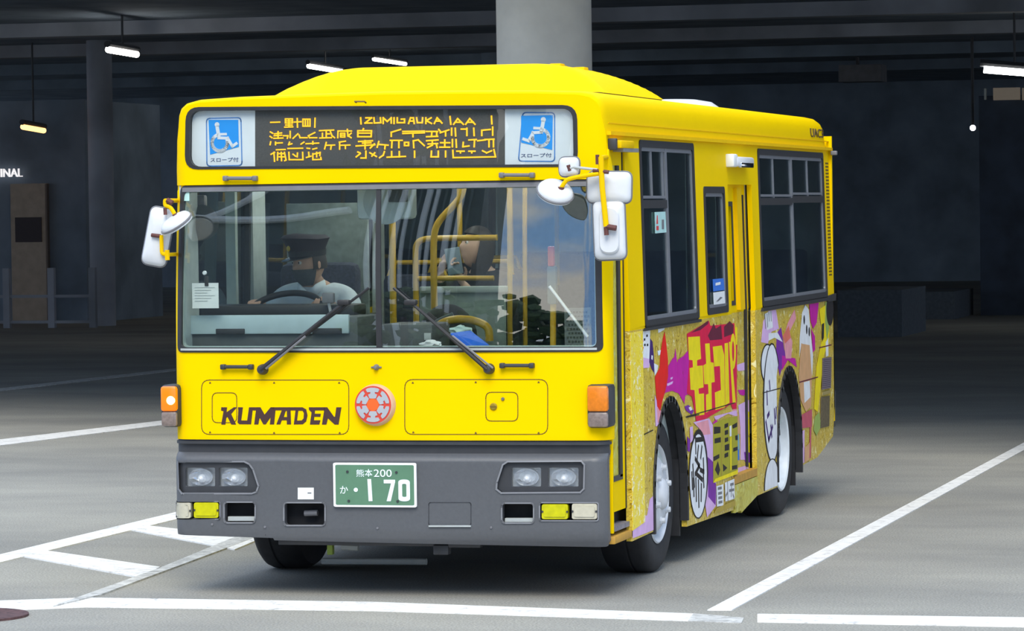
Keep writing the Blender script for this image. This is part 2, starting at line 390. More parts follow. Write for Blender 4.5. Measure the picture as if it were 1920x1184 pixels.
# right of the hall
st = empty('ventilation_duct', P(1610, 138, 58), 'faint grey metal duct hanging in the dark right of the bus roof', 'duct')
part('duct_body', rectP(1572, 122, 1652, 152, 58, .8), mat('duct_grey', (.16, .16, .17), .6, var=.2, scale=5), st); part('bracket', tube([P(1608, 130, 58.3), (P(1608, 130, 58.3).x, 58.3, CEIL+.02)], .04, 6), DGR, st)
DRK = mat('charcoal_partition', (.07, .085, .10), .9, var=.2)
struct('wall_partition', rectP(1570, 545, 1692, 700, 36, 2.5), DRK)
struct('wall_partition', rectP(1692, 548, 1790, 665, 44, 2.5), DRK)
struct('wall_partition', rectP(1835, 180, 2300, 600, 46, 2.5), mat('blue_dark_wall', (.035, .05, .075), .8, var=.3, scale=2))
st = empty('lit_window_strip', P(1880, 176, 45.9), 'dim brown lit transom window below the long white tube', 'window')
part('pane', rectP(1862, 165, 1912, 187, 45.85, .1), mat('dim_lit_pane', (.1, .09, .07), emit=(.5, .42, .33), es=.12), st)
part('pane', rectP(1916, 165, 1960, 187, 45.85, .1), MATS['dim_lit_pane'], st); part('mullion', rectP(1845, 166, 1849, 187, 45.82, .1), LGR, st)
# street side behind the photographer: seen only in the windscreen's reflection
BLD = mat('facade_grey', (.12, .135, .13), .8, var=.25, scale=.4)
BLR = mat('facade_rib', (.82, .82, .78), .7, var=.1)
mb = MB(); mb.add(box(-48, -8.6, -44, -40, 0, 17), BLD)
for k in range(13):
    x0 = -8.9-.24*k
    pts = [(x0-.085*k*math.sin(t_/9*2.6)-.05*(9-t_), -39.7, 1+15*t_/9) for t_ in range(10)]
    mb.add(tube(pts, .045+.04*((k*7) % 3), 6), BLR if k % 3 else MATS['facade_grey'])
mb.add(tube([(-48, -39.6, 11.5), (-30, -39.6, 13), (-18, -39.6, 11.2), (-13.5, -39.6, 11.8)], .30, 8, smooth_n=6), BLR)
mb.add(tube([(-27, -39.6, 10.2), (-20, -39.6, 11.2), (-17, -39.6, 13.5)], .22, 8, smooth_n=6), BLR)
tag(mb.build('building_exterior'), kind='structure')
LEAF = mat('dark_leaves', (.06, .10, .03), .7, var=.5, scale=6)
mb = MB()
for k in range(240):
    bm = bmesh.new(); bmesh.ops.create_icosphere(bm, subdivisions=1, radius=random.uniform(.18, .42))
    for v in bm.verts: v.co *= random.uniform(.6, 1.4)
    x = -11+8.2*random.random()**.9; hmax = 6.2-1.0*abs(x+8.6) if x < -7 else 4.6-.75*(x+7)
    mb.add(at(bm_vf(bm), x, -33+random.uniform(-.8, .8), max(.2, random.uniform(.1, hmax+random.uniform(-.5, .9)))), LEAF)
for x in (-9.2, -8, -6.5, -4.6): mb.add(tube([(x, -33, 0), (x, -33, 3)], .12, 8), mat('bark', (.09, .06, .04), .9, var=.3))
tag(mb.build('foliage'), kind='stuff')

# ================================================================== BUS
bus = empty('city_bus', (0, 0, 0), 'yellow city bus with a graffiti-print lower side and KUMADEN lettering pulling out of the terminal', 'bus')
Lr = 6.90
# ---- outline constants (metres)
ZB, ZY, ZW0, ZW1 = .81, .81, 1.262, 2.13
def fpts(px): return [F(*p) for p in px]
XL, XR = XC-HW, XC+HW
WS_OUT = rpoly([(-1.145, 1.262), (1.128, 1.258), (1.115, 2.128), (-1.135, 2.128)], .035)
WS_IN = rpoly([(-1.118, 1.288), (1.098, 1.284), (1.085, 2.098), (-1.108, 2.098)], .03)
front = part('front_panel', fplate([(XL, ZY), (XR, ZY), (XR, ZW1), (XL, ZW1)], [WS_OUT], -.03, 0), YEL, bus, 25)
# roof section (right half, mirrored about XC) ; header follows it
SEC = [(1.1375, 2.36), (1.1365, 2.45), (1.130, 2.50), (1.113, 2.537), (1.08, 2.562), (1.02, 2.576), (.8, 2.586), (.4, 2.593), (0, 2.597)]
def section(drop):
    h = [(x-drop*.8*(z > 2.43), z-drop*max(0, min(1, (z-2.40)/.12))) for x, z in SEC]
    R_ = [(x, z) for x, z in h]; L_ = [(-x-.015, z) for x, z in h[:-1]][::-1]
    return R_+L_
hd = section(.018)
DEST_OUT = rpoly(fpts([(348, 318), (1085, 313), (1083, 197), (350, 201)]), .075)
header = part('header_panel', fplate([(XL, 2.13), (XR, 2.13), (XR-.005, 2.2), (1.1405, 2.30)]+hd+[(-1.1555, 2.30), (XL+.005, 2.2)], [DEST_OUT], -.04, .012), YEL, bus, 35)
# ---- roof
V, Fc = [], []; rows = []
ts = [(.0, .018), (.012, .009), (.04, .004), (.09, 0), (.6, 0), (2, 0), (4, 0), (6, 0), (6.55, 0), (6.68, .01), (6.74, .04), (6.78, .10)]
for t_, dp in ts:
    s_ = section(dp); rows.append(len(V))
    for x, z in s_:
        V.append((x, front_y(x, z)*(1 if t_ < 4 else .4)-.012*(t_ < .02)+t_, z))
n = len(hd)
for i in range(len(ts)-1):
    for k in range(n-1): Fc.append((rows[i]+k, rows[i]+k+1, rows[i+1]+k+1, rows[i+1]+k))
roof = part('roof', (V, Fc), YEL, bus, 40)
# ---- left side (off side)
lw = [[(.30, 1.40), (1.25, 1.40), (1.25, 2.30), (.30, 2.30)], [(1.45, 1.40), (3.6, 1.40), (3.6, 2.30), (1.45, 2.30)], [(3.75, 1.40), (6.55, 1.40), (6.55, 2.30), (3.75, 2.30)]]
def arch(yc, r, zc=.42, z0=.25, n=18):
    return [(yc-r, z0)]+[(yc-r*math.cos(math.pi*k/n), zc+r*math.sin(math.pi*k/n)*1.22) for k in range(n+1)]+[(yc+r, z0)]
AF, AR = (1.495, .428), (5.127, .425)
lo = [(.14, .325), (1.0, .30)]+arch(*AF)+arch(*AR)+[(6.2, .25), (6.85, .42), (Lr, .6), (Lr, 2.36), (.19, 2.36), (.19, 2.13), (.14, 2.1)]
sl = part('side_panel', splate(lo, [rpoly(q, .05) for q in lw], -.03, 0, mL), YEL, bus, 25)
for q in lw:
    fr = part('side_window', splate(rpoly(inset(q, -.004), .05), [rpoly(inset(q, .035), .04)], -.033, .004, mL), BLK, bus)
    part('glass', splate(inset(q, .03), [], -.008, -.003, mL), SGL, fr)
# ---- right side, upper (yellow) and lower (printed)
W1 = [S(*p) for p in [(1210, 612), (1311, 599), (1297, 269), (1196, 264)]]
W2 = [S(*p) for p in [(1328, 592), (1364, 583), (1358, 352), (1317, 350)]]
W3 = [S(*p) for p in [(1429, 576), (1550, 557), (1542, 288), (1419, 279)]]
def sq(W): y0 = (W[0][0]+W[3][0])/2; y1 = (W[1][0]+W[2][0])/2; z0 = (W[0][1]+W[1][1])/2; z1 = (W[2][1]+W[3][1])/2; return [(y0, z0), (y1, z0), (y1, z1), (y0, z1)]
W1, W2, W3 = sq(W1), sq(W2), sq(W3)
ZS = 1.345
FD0, FD1 = .155, .54                # front door opening
MD0, MD1 = 3.27, 4.02               # middle door opening
up = [(.19, ZS), (Lr, ZS), (Lr, 2.36), (.19, 2.36)]
su = part('side_panel', splate([(FD1, ZS)]+[(MD0, ZS), (MD0, 2.11), (MD1, 2.11), (MD1, ZS), (Lr, ZS), (Lr, 2.36), (.19, 2.36), (.19, 2.28), (FD1, 2.28)], [rpoly(q, .03) for q in (W1, W2, W3)], -.03, 0), YEL, bus, 25)
low1 = [(FD1, .255), (AF[0]-AF[1], .26)]+arch(*AF, z0=.255)[1:-1]+[(AF[0]+AF[1], .21), (MD0, .19), (MD0, ZS), (FD1, ZS)]
low2 = [(MD1, .36), (MD1, .215), (AR[0]-AR[1], .215)]+arch(*AR, z0=.255)[1:-1]+[(AR[0]+AR[1], .285), (6.18, .30), (6.81, .40), (Lr, .60), (Lr, ZS), (MD1, ZS)]
s1 = part('printed_side_panel', splate(low1, [], -.03, 0), GOLD, bus, 25, 'gold graffiti-printed lower panel around the front wheel')
s2 = part('printed_side_panel', splate(low2, [], -.03, 0), GOLD, bus, 25, 'gold graffiti-printed lower panel around the rear wheel')
part('pillar_print', splate([(FD1+.005, .31), (.845, .33), (.845, ZS-.01), (FD1+.005, ZS-.01)], [], .0005, .003), GOLD2, s1, 25, 'bright gold printed strip behind the front door')
# belt sills under the windows, drip rail, cant panel seam
for W, e in ((W1, .03), (W3, .02)):
    part('window_sill', splate([(W[0][0]-e-.02, ZS-.012), (W[1][0]+e, ZS-.012), (W[1][0]+e, W[1][1]-.004), (W[0][0]-.01, W[0][1]-.004)], [], 0, .014), BLK, bus)
part('drip_rail', splate([(.16, 2.352), (Lr+.01, 2.352), (Lr+.01, 2.372), (.16, 2.372)], [], 0, .022), YELP, bus)
mb = MB()
for a, b_, z in ((.2, Lr, 2.412),): mb.add(splate([(a, z), (b_, z), (b_, z+.005), (a, z+.005)], [], -.01, .004), YELP)
mb.build('cant_rail_seam', bus)
# window units on the right side
def window(W, split_y, bar_z, small, name):
    f_ = part('side_window', splate(rpoly(inset(W, -.003), .03), [rpoly(inset(W, .035), .025)], -.033, .006), BLK, bus)
    y0, z0 = W[0]; y1, z1 = W[2]
    part('glass', splate(inset(W, .03), [], -.012, -.007), SGL, f_)
    mb = MB()
    for s_ in split_y: mb.add(splate([(s_-.02, z0+.03), (s_+.03, z0+.03), (s_+.03, z1-.03), (s_-.02, z1-.03)], [], -.02, .001), ALU)
    for a, b_, z in bar_z: mb.add(splate([(a, z-.022), (b_, z-.022), (b_, z+.022), (a, z+.022)], [], -.02, .002), BLK); mb.add(splate([(a, z+.03), (b_, z+.03), (b_, z+.045), (a, z+.045)], [], -.02, -.002), ALU)
    for s_, a, b_ in small: mb.add(splate([(s_, a), (s_+.02, a), (s_+.02, b_), (s_, b_)], [], -.02, -.001), ALU)
    mb.add(splate(rpoly(inset(W, .035), .02), [rpoly(inset(W, .055), .02)], -.018, -.001), ALU)
    if mb.v: mb.build('sash_bars', f_)
    return f_
y_ = lambda px, py: S(px, py)[0]
z_ = lambda px, py: S(px, py)[1]
w1 = window(W1, [y_(1252, 420)], [(W1[0][0]+.03, y_(1252, 420), z_(1225, 383))], [(y_(1222, 330), z_(1225, 372), W1[2][1]-.05), (y_(1243, 330), z_(1225, 372), W1[2][1]-.05)], 'w')
w3 = window(W3, [y_(1487, 420)], [(W3[0][0]+.03, y_(1487, 420), z_(1455, 378)), (y_(1487, 420), W3[1][0]-.03, z_(1515, 374))], [(y_(1450, 330), z_(1455, 372), W3[2][1]-.05), (y_(1514, 330), z_(1515, 372), W3[2][1]-.05)], 'w')
w2 = window(W2, [], [], [], 'w')
def decal_rect(px, m, parent, name, layer=0, label=None):
    return part(name, splate([S(*p) for p in px], [], .001+layer*.0012, .002+layer*.0012), m, parent, None, label)
st = decal_rect([(1228, 438), (1249, 436), (1247, 397), (1227, 398)], mat('pale_cyan_sticker', (.42, .66, .62), .6), w1, 'window_sticker', 0, 'pale cyan sticker')
decal_rect([(1230, 420), (1233, 420), (1232, 404), (1231, 404)], mat('sticker_red', (.6, .03, .03), .6), w1, 'sticker_mark', 1)
decal_rect([(1230, 432), (1234, 432), (1234, 424), (1230, 424)], MATS['sticker_red'], w1, 'sticker_mark', 1)
decal_rect([(1240, 430), (1244, 430), (1244, 412), (1240, 412)], MGR, w1, 'sticker_mark', 1)
BLU = mat('sticker_blue', (.02, .16, .62), .5)
decal_rect([(1337, 547), (1358, 544), (1356, 522), (1336, 524)], BLU, w2, 'window_sticker', 0, 'blue sticker')
decal_rect([(1338, 572), (1359, 569), (1358, 546), (1337, 549)], WPA, w2, 'window_sticker', 0, 'white sticker')
decal_rect([(1341, 536), (1350, 534), (1350, 529), (1341, 531)], WPA, w2, 'sticker_mark', 1)
decal_rect([(1342, 566), (1346, 565), (1354, 558), (1350, 557)], MGR, w2, 'sticker_mark', 1)
# front door: folding leaves set back in the step well
fd = empty('front_door', (1.1, .35, .35), parent=bus); fd['label'] = 'folding yellow front door with narrow printed glass'
DX = 1.128
mD = lambda u, v, w_: (DX+w_, u, v)
part('door_leaf', plate([(.165, .43), (.545, .43), (.545, 2.28), (.165, 2.28)], [rpoly([(.225, .60), (.45, .60), (.45, 2.2), (.225, 2.2)], .03)], -.03, 0, mD), YEL, fd)
part('door_glass', plate([(.215, .59), (.46, .59), (.46, 2.21), (.215, 2.21)], [], -.012, -.006, mD), GOLD3, fd, None, 'olive gold printed door glass')
part('glass_gasket', plate([(.395, .60), (.455, .60), (.455, 2.2), (.395, 2.2)], [], -.01, .004, mD), BLK, fd)
part('glass_gasket', plate([(.22, .585), (.455, .585), (.455, .612), (.22, .612)], [], -.01, .004, mD), DGR, fd)
part('door_hinge', box(1.125, 1.14, .175, .20, .50, .62, .004), MGR, fd); part('door_hinge', box(1.125, 1.14, .175, .20, 1.45, 1.60, .004), MGR, fd)
part('door_post', box(1.10, 1.150, .142, .165, .33, 2.28, .004), YEL, fd)
part('door_seal', box(1.10, 1.132, .522, .538, .43, 2.28), BLK, fd)
part('door_seal', box(1.10, 1.131, .165, .171, .43, 2.28), BLK, fd)
part('step', box(.75, 1.157, .15, .86, .275, .315, .006), mat('step_ochre', (.50, .27, .035), .6, var=.12), fd, 30, 'ochre step edge')
part('step_well', join(box(.7, .72, .15, .86, .3, 1.0), box(.7, 1.12, .84, .86, .3, .44), box(.72, 1.08, .15, .17, .3, .44)), DGR, fd)
part('step_lamp', join(box(1.03, 1.145, .20, .56, .335, .36)), mat('step_grey', (.22, .20, .22), .6, var=.3, scale=30), fd)
# middle door
md = empty('middle_door', (1.1, 3.6, .35), parent=bus); md['label'] = 'yellow and printed sliding middle door with one narrow window'
def mdp(px): return [(u, v) for u, v in [S(*p) for p in px]]
MX = 1.10
mM = lambda u, v, w_: (side_x(v)-.045+w_, u, v)
dwin = [(3.40, 1.40), (3.60, 1.40), (3.60, 2.0), (3.40, 2.0)]
part('door_leaf', plate([(MD0, ZS), (MD1, ZS), (MD1, 2.11), (MD0, 2.11)], [dwin], -.025, 0, mM, (), SVS), YEL, md)
part('door_glass', plate(inset(dwin, -.01), [], -.02, -.015, mM), SGL, md)
part('window_gasket', plate(inset(dwin, -.01), [inset(dwin, .018)], 0, .004, mM), BLK, md)
part('door_leaf', plate([(MD0, .37), (MD1, .37), (MD1, ZS), (MD0, ZS)], [], -.025, 0, mM), GOLD, md, None, 'gold printed lower half of the middle door')
part('door_seal', splate([(3.88, .40), (3.905, .40), (3.905, 2.05), (3.88, 2.05)], [], -.05, -.03), BLK, md)
part('door_rib', splate([(3.66, 1.36), (3.80, 1.36), (3.80, 2.09), (3.66, 2.09)], [], -.045, -.022), YELP, md)
part('door_step', splate([(MD0+.02, .34), (MD1-.02, .34), (MD1-.02, .385), (MD0+.02, .385)], [], -.12, .006), MATS['step_ochre'], md, 30, 'ochre door sill')
part('ramp_cover', splate([(MD0+.02, .17), (3.47, .17), (3.49, .155), (MD1, .22), (MD1, .335), (MD0+.02, .335)], [], -.02, .004), GOLD3, md)
# lamps over the doors
dl = part('door_lamp', box(1.14, 1.205, .20, .50, 2.285, 2.325, .008), YELP, bus, 30); part('lens', box(1.145, 1.20, .26, .62, 2.268, 2.288), mat('grey_lens', (.25, .25, .25), .3), dl); part('camera_eye', box(1.14, 1.185, .165, .20, 2.275, 2.335, .006), DGR, dl)
dl = part('door_lamp', box(1.135, 1.195, 3.32, 3.85, 2.215, 2.275, .015), WHT, bus, 30, 'white lamp over the middle door'); part('lamp_hood', box(1.13, 1.19, 3.24, 3.36, 2.212, 2.29, .012), WPA, dl); part('lens', box(1.15, 1.2, 3.42, 3.8, 2.21, 2.24, .004), CHR, dl)
# rear corner grille, rear panel, route number
mb = MB()
for k in range(34):
    z = 1.5+.023*k; mb.add(splate([(6.72, z), (6.83, z), (6.83, z+.010), (6.72, z+.010)], [], 0, .002), mat('grille_slot', (.10, .06, .0), .7))
mb.build('rear_grille', bus)
part('rear_panel', box(XL, XR, Lr-.03, Lr, .5, 2.45), YEL, bus)
part('rear_bumper', box(XL, XR-.005, Lr-.005, Lr+.09, .45, .72, .02), DGR, bus)
part('rear_marker', box(1.157, 1.20, 6.83, 6.87, 2.32, 2.35, .006), MGR, bus)
part('rear_belt_trim', splate([(6.60, ZS-.02), (Lr+.02, ZS-.02), (Lr+.02, ZS+.03), (6.60, ZS+.02)], [], 0, .012), BLK, bus)
part('roof_lettering', text_vf('UAC3', 6.16, 2.435, .50, .058, mS, 0, .006), mat('lettering_brown', (.10, .06, .01), .6), bus)
# ---- roof pod and hatch
def pod_z(x, y):
    ax = abs(x)
    fr = (y-.84-.55*max(0, ax-.62)**1.3)/.36
    sd_ = 1-min(1, max(0, (ax-.45)/.49))**(2 if x < 0 else 2.7); re = max(0, 1-(max(0, y-1.2)/1.26)**2)**.7
    return 2.592+.172*max(0, min(1, fr, sd_, re))
NX, NY = 76, 64; V = []; Fc = []
for i in range(NX+1):
    for k in range(NY+1):
        x = -.94+1.88*i/NX; y = .82+1.64*k/NY; V.append((x, y, pod_z(x, y)))
for i in range(NX):
    for k in range(NY):
        q = (i*(NY+1)+k, (i+1)*(NY+1)+k, (i+1)*(NY+1)+k+1, i*(NY+1)+k+1)
        if max(V[j][2] for j in q) > 2.5921: Fc.append(q)
pod = part('roof_pod', (V, Fc), YEL, bus, 22)
for x, y in ((.60, 1.32), (.66, 1.62), (.56, 1.55)): part('pod_hinge', box(x-.03, x+.03, y-.05, y+.05, pod_z(x, y)-.02, pod_z(x, y)+.008, .004), YELP, pod)
part('pod_seam', box(-.925, .935, .86, 2.43, 2.572, 2.593), mat('seam_brown', (.10, .07, .0), .7), pod)
hv = at(lathe([(0, .115), (.25, .112), (.40, .09), (.47, .05), (.48, -.02)], 28, 'z'), 0, 0, 0)
part('roof_hatch', ([(x*.62+.66, y*.78+3.95, z*.75+2.55) for x, y, z in hv[0]], hv[1]), WHT, bus, 50, 'white domed roof hatch')
part('roof_eyelet', join(tube([(*F(673, 191)[:1], .035, F(673, 191)[1]-.004), (F(673, 191)[0], .01, F(673, 191)[1]), (F(691, 191)[0], .01, F(691, 191)[1]), (F(691, 191)[0], .035, F(691, 191)[1]-.006)], .005, 6)), mat('eyelet_brown', (.2, .13, .02), .6), bus)

# ---- front face fittings
ws = part('windscreen_frame', fplate(WS_OUT, [WS_IN], -.02, .006), BLK, bus, 30)
part('upper_trim', fplate([(-1.12, 2.095), (1.10, 2.095), (1.10, 2.118), (-1.12, 2.118)], [], .004, .009), MGR, ws)
part('lower_trim', fplate([(-1.12, 1.272), (1.10, 1.268), (1.10, 1.279), (-1.12, 1.283)], [], .004, .010), LGR, ws)
NX, NZ = 56, 16; V = []; Fc = []
for w_ in (-.010, -.004):
    for i in range(NX+1):
        for k in range(NZ+1):
            u = -1.125+(2.23)*i/NX; v = 1.27+.845*k/NZ; V.append(mF(u, v, w_))
o_ = (NX+1)*(NZ+1)
for i in range(NX):
    for k in range(NZ):
        a = i*(NZ+1)+k; q = (a, a+1, a+NZ+2, a+NZ+1); Fc += [q, tuple(x+o_ for x in q[::-1])]
part('windscreen_glass', (V, Fc), WSG, ws, 60)
part('centre_seam', fplate(fpts([(706, 656), (716, 656), (714, 348), (706, 348)]), [], -.012, .004), BLK, ws)
part('corner_sticker', fplate(fpts([(343, 377), (355, 377), (355, 360), (343, 360)]), [], -.002, .001), MATS['pale_cyan_sticker'], ws)
# destination display
DEST_IN = rpoly(fpts([(357, 313), (1077, 308), (1075, 204), (358, 208)]), .06)
de = part('display_frame', fplate(DEST_OUT, [DEST_IN], -.03, .016), BLK, bus)
part('display_glass', fplate(inset(DEST_IN, -.012), [], .0, .004), CGL, de)
part('display_screen', fplate(fpts([(476, 316), (945, 312), (945, 199), (476, 202)]), [], -.03, -.02), mat('led_board', (.085, .08, .075), .6, var=.15, scale=200), de)
part('display_case', fplate(inset(DEST_OUT, .0), [], -.09, -.07), DGR, de)
for nm, q in (('l', [(352, 318), (476, 317), (476, 200), (352, 201)]), ('r', [(945, 316), (1082, 315), (1082, 196), (945, 197)])):
    part('sign_board', fplate(fpts(q), [], -.03, -.02), mat('sign_board_white', (.80, .83, .84), .5, var=.02), de, None, 'pale sign board behind the display glass')
SBL = mat('sign_blue', (.02, .33, .86), .5, var=.02); SLN = mat('sign_line_blue', (.10, .27, .62), .5)
def sign(conv, border, blue, head, strokes_, wheel, txt):
    mb = MB()
    bp_ = rpoly([conv(*p) for p in border], .02)
    for q in stroke(bp_, .006, True): mb.add(fplate(q, [], -.0195, -.0185), SLN)
    mb.add(fplate([conv(*p) for p in blue], [], -.0195, -.018), SBL)
    for pts, wd in strokes_:
        for q in stroke([conv(*p) for p in pts], wd): mb.add(fplate(q, [], -.018, -.0165), WHT)
    c = conv(*head[0]); mb.add(fplate(ell(c[0], c[1], head[1], head[1], n=16), [], -.018, -.0165), WHT)
    c = conv(*wheel[0])
    for q in stroke(ell(c[0], c[1], wheel[1], wheel[1], n=20, a0=wheel[2], a1=wheel[3]), .017): mb.add(fplate(q, [], -.018, -.0165), WHT)
    a, b_ = conv(*txt[0]), conv(*txt[1])
    mb.add(text_vf('スロープ付', a[0], a[1], b_[0]-a[0], b_[1]-a[1], mF, -.0195, -.018), mat('sign_text_navy', (.05, .08, .2), .6))
    mb.build('slope_sign', de, None)
c1 = lambda x, y: F(300+x/3.946, 100+y/3.946)
c2 = lambda x, y: F(760+x/3.946, 100+y/3.946)
sign(c1, [(338, 835), (598, 830), (590, 476), (335, 482)], [(362, 750), (575, 692), (570, 492), (350, 492)], ((414, 528), .013),
     [([(416, 550), (428, 622)], .019), ([(425, 600), (478, 598)], .013), ([(428, 626), (492, 628), (528, 688), (556, 668)], .015)], ((434, 662), .042, 120, 372), ((365, 805), (572, 770)))
sign(c2, [(830, 798), (1098, 800), (1098, 440), (862, 438)], [(850, 660), (1080, 715), (1085, 457), (850, 462)], ((1015, 490), .013),
     [([(1013, 512), (1000, 580)], .019), ([(1005, 556), (950, 553)], .013), ([(1000, 584), (938, 588), (906, 648), (870, 635)], .015)], ((994, 624), .042, -190, 62), ((848, 772), (1075, 738)))
# LED lettering: strokes as they shine in the photo
LEDA = [[(130, 330), (270, 325)], [(360, 275), (470, 275), (470, 340), (360, 340), (360, 275)], [(360, 308), (470, 308)], [(415, 275), (415, 400)], [(350, 405), (475, 400)], [(365, 372), (465, 372)],
 [(500, 325), (605, 320)], [(545, 270), (550, 405)], [(635, 280), (745, 280), (745, 390), (635, 390), (635, 280)], [(672, 280), (672, 390)], [(710, 280), (710, 390)], [(825, 265), (820, 405)],
 [(125, 480), (160, 500)], [(120, 550), (150, 570)], [(190, 510), (300, 495)], [(245, 475), (245, 580)], [(185, 540), (300, 530)], [(180, 580), (320, 575)], [(330, 540), (400, 540), (390, 580)], [(435, 470), (435, 570)], [(480, 580), (555, 510)],
 [(575, 530), (590, 570), (700, 570)], [(820, 490), (720, 540), (740, 570), (850, 570)], [(895, 460), (1115, 450)], [(1000, 460), (1000, 570)], [(940, 500), (940, 570)], [(1000, 510), (1050, 510)], [(900, 575), (1080, 570)], [(1060, 460), (1090, 540), (1130, 570)],
 [(1185, 470), (1180, 570)], [(1185, 465), (1395, 465)], [(1225, 500), (1290, 500), (1290, 560), (1225, 560), (1225, 500)], [(1225, 530), (1290, 530)], [(1330, 440), (1340, 540), (1390, 570)], [(1390, 500), (1340, 545)],
 [(130, 635), (120, 680)], [(205, 640), (205, 680)], [(205, 655), (310, 650)], [(425, 640), (410, 680), (460, 665)], [(650, 640), (605, 670)], [(685, 665), (880, 655)], [(790, 630), (790, 670)],
 [(1000, 645), (975, 745)], [(1000, 690), (1130, 685)], [(1080, 690), (1070, 750)], [(1205, 640), (1300, 625)], [(1210, 640), (1210, 750)], [(1210, 690), (1370, 685)], [(1300, 690), (1300, 740)],
 [(220, 760), (355, 755)], [(400, 740), (630, 735)], [(700, 735), (740, 740)], [(790, 750), (850, 735)], [(135, 830), (190, 800)], [(180, 800), (190, 940)], [(240, 800), (235, 920)], [(265, 820), (330, 820)], [(295, 800), (300, 930)], [(265, 870), (340, 870)], [(345, 800), (370, 920), (350, 930)],
 [(415, 800), (420, 915), (635, 915), (630, 800)], [(480, 830), (520, 860)], [(550, 810), (545, 870)], [(690, 880), (760, 860)], [(725, 800), (730, 870)], [(790, 820), (790, 915), (920, 910), (915, 880)], [(790, 830), (900, 805)], [(850, 800), (850, 870)], [(905, 800), (900, 850)]]
LEDB = [[(95, 205), (100, 280)], [(160, 205), (230, 205), (150, 270), (235, 270)], [(260, 205), (265, 270), (345, 265), (340, 205)], [(375, 275), (375, 205), (425, 250), (475, 205), (475, 270)], [(510, 205), (510, 275)], [(550, 205), (550, 265), (640, 265), (640, 220), (600, 222)],
 [(690, 275), (715, 205), (750, 205), (760, 275)], [(700, 245), (755, 245)], [(790, 205), (800, 265), (860, 265), (865, 205)], [(905, 205), (905, 275)], [(970, 205), (910, 240), (975, 275)], [(1010, 275), (1045, 205), (1105, 270)], [(1030, 245), (1085, 245)],
 [(1205, 190), (1215, 285)], [(1250, 285), (1300, 215), (1370, 285)], [(1275, 260), (1345, 260)], [(1400, 285), (1450, 215), (1515, 285)], [(1425, 260), (1495, 260)], [(1720, 185), (1725, 280)],
 [(60, 365), (230, 365), (225, 440), (60, 440), (60, 365)], [(130, 340), (120, 365)], [(60, 395), (225, 395)], [(475, 435), (475, 385), (590, 350)], [(620, 375), (885, 370)], [(620, 400), (885, 390)], [(745, 400), (745, 440)],
 [(910, 375), (1050, 375)], [(980, 375), (975, 435)], [(915, 440), (1050, 435)], [(1040, 375), (1040, 430)], [(1065, 350), (1090, 380)], [(1085, 390), (1190, 355)], [(1150, 370), (1150, 430)], [(1225, 335), (1225, 420)], [(1270, 335), (1275, 430)],
 [(1345, 345), (1395, 345)], [(1415, 335), (1415, 425)], [(1500, 335), (1505, 425)], [(1600, 425), (1600, 360), (1705, 350)], [(1735, 320), (1735, 420)],
 [(70, 500), (240, 490)], [(40, 555), (270, 540)], [(150, 490), (150, 590)], [(120, 520), (220, 515)], [(215, 580), (265, 530)], [(320, 500), (300, 570)], [(320, 535), (435, 545)], [(400, 545), (395, 590)], [(465, 485), (610, 485)], [(485, 485), (480, 575)], [(570, 485), (570, 575)], [(640, 510), (690, 510), (690, 550), (640, 550), (640, 510)],
 [(755, 575), (750, 490), (810, 480), (885, 550)], [(915, 490), (1055, 480)], [(935, 530), (1050, 525)], [(985, 490), (985, 545), (925, 575)], [(1035, 530), (1045, 575)], [(1080, 570), (1200, 570)], [(1140, 480), (1140, 565)], [(1090, 515), (1200, 515)], [(1235, 475), (1235, 565)], [(1280, 475), (1285, 570)],
 [(1370, 510), (1365, 565), (1440, 555)], [(1440, 480), (1530, 475)], [(1510, 480), (1505, 565)], [(1550, 490), (1640, 480)], [(1640, 475), (1750, 470)], [(1690, 480), (1690, 565)], [(1745, 475), (1745, 565)],
 [(60, 630), (85, 640)], [(40, 690), (90, 650)], [(160, 620), (160, 705), (100, 705)], [(210, 640), (290, 685)], [(270, 640), (235, 680)], [(390, 625), (375, 670), (330, 700)], [(480, 625), (480, 690)], [(575, 625), (575, 690)], [(425, 695), (650, 685)], [(765, 620), (765, 695)], [(975, 620), (970, 690), (1060, 690), (1060, 620)], [(1150, 620), (1150, 690)],
 [(1240, 610), (1245, 700), (1770, 690), (1750, 600)], [(1290, 620), (1380, 620)], [(1335, 620), (1335, 640)], [(1440, 620), (1515, 620)], [(1475, 620), (1475, 640)], [(1610, 615), (1660, 640), (1720, 615)]]
LEDM = mat('amber_led', (.5, .2, .0), .5, emit=(1, .50, .015), es=1.15)
mb = MB()
for segs, cv, wd in ((LEDA, lambda x, y: F(490+x/8.348, 190+y/8.348), .0068), (LEDB, lambda x, y: F(660+x/6.62, 190+y/6.62), .0075)):
    for s_ in segs:
        for q in stroke([cv(*p) for p in s_], wd): mb.add(plate(q, [], -.0195, -.016, mF), LEDM)
mb.build('led_lettering', de, None)
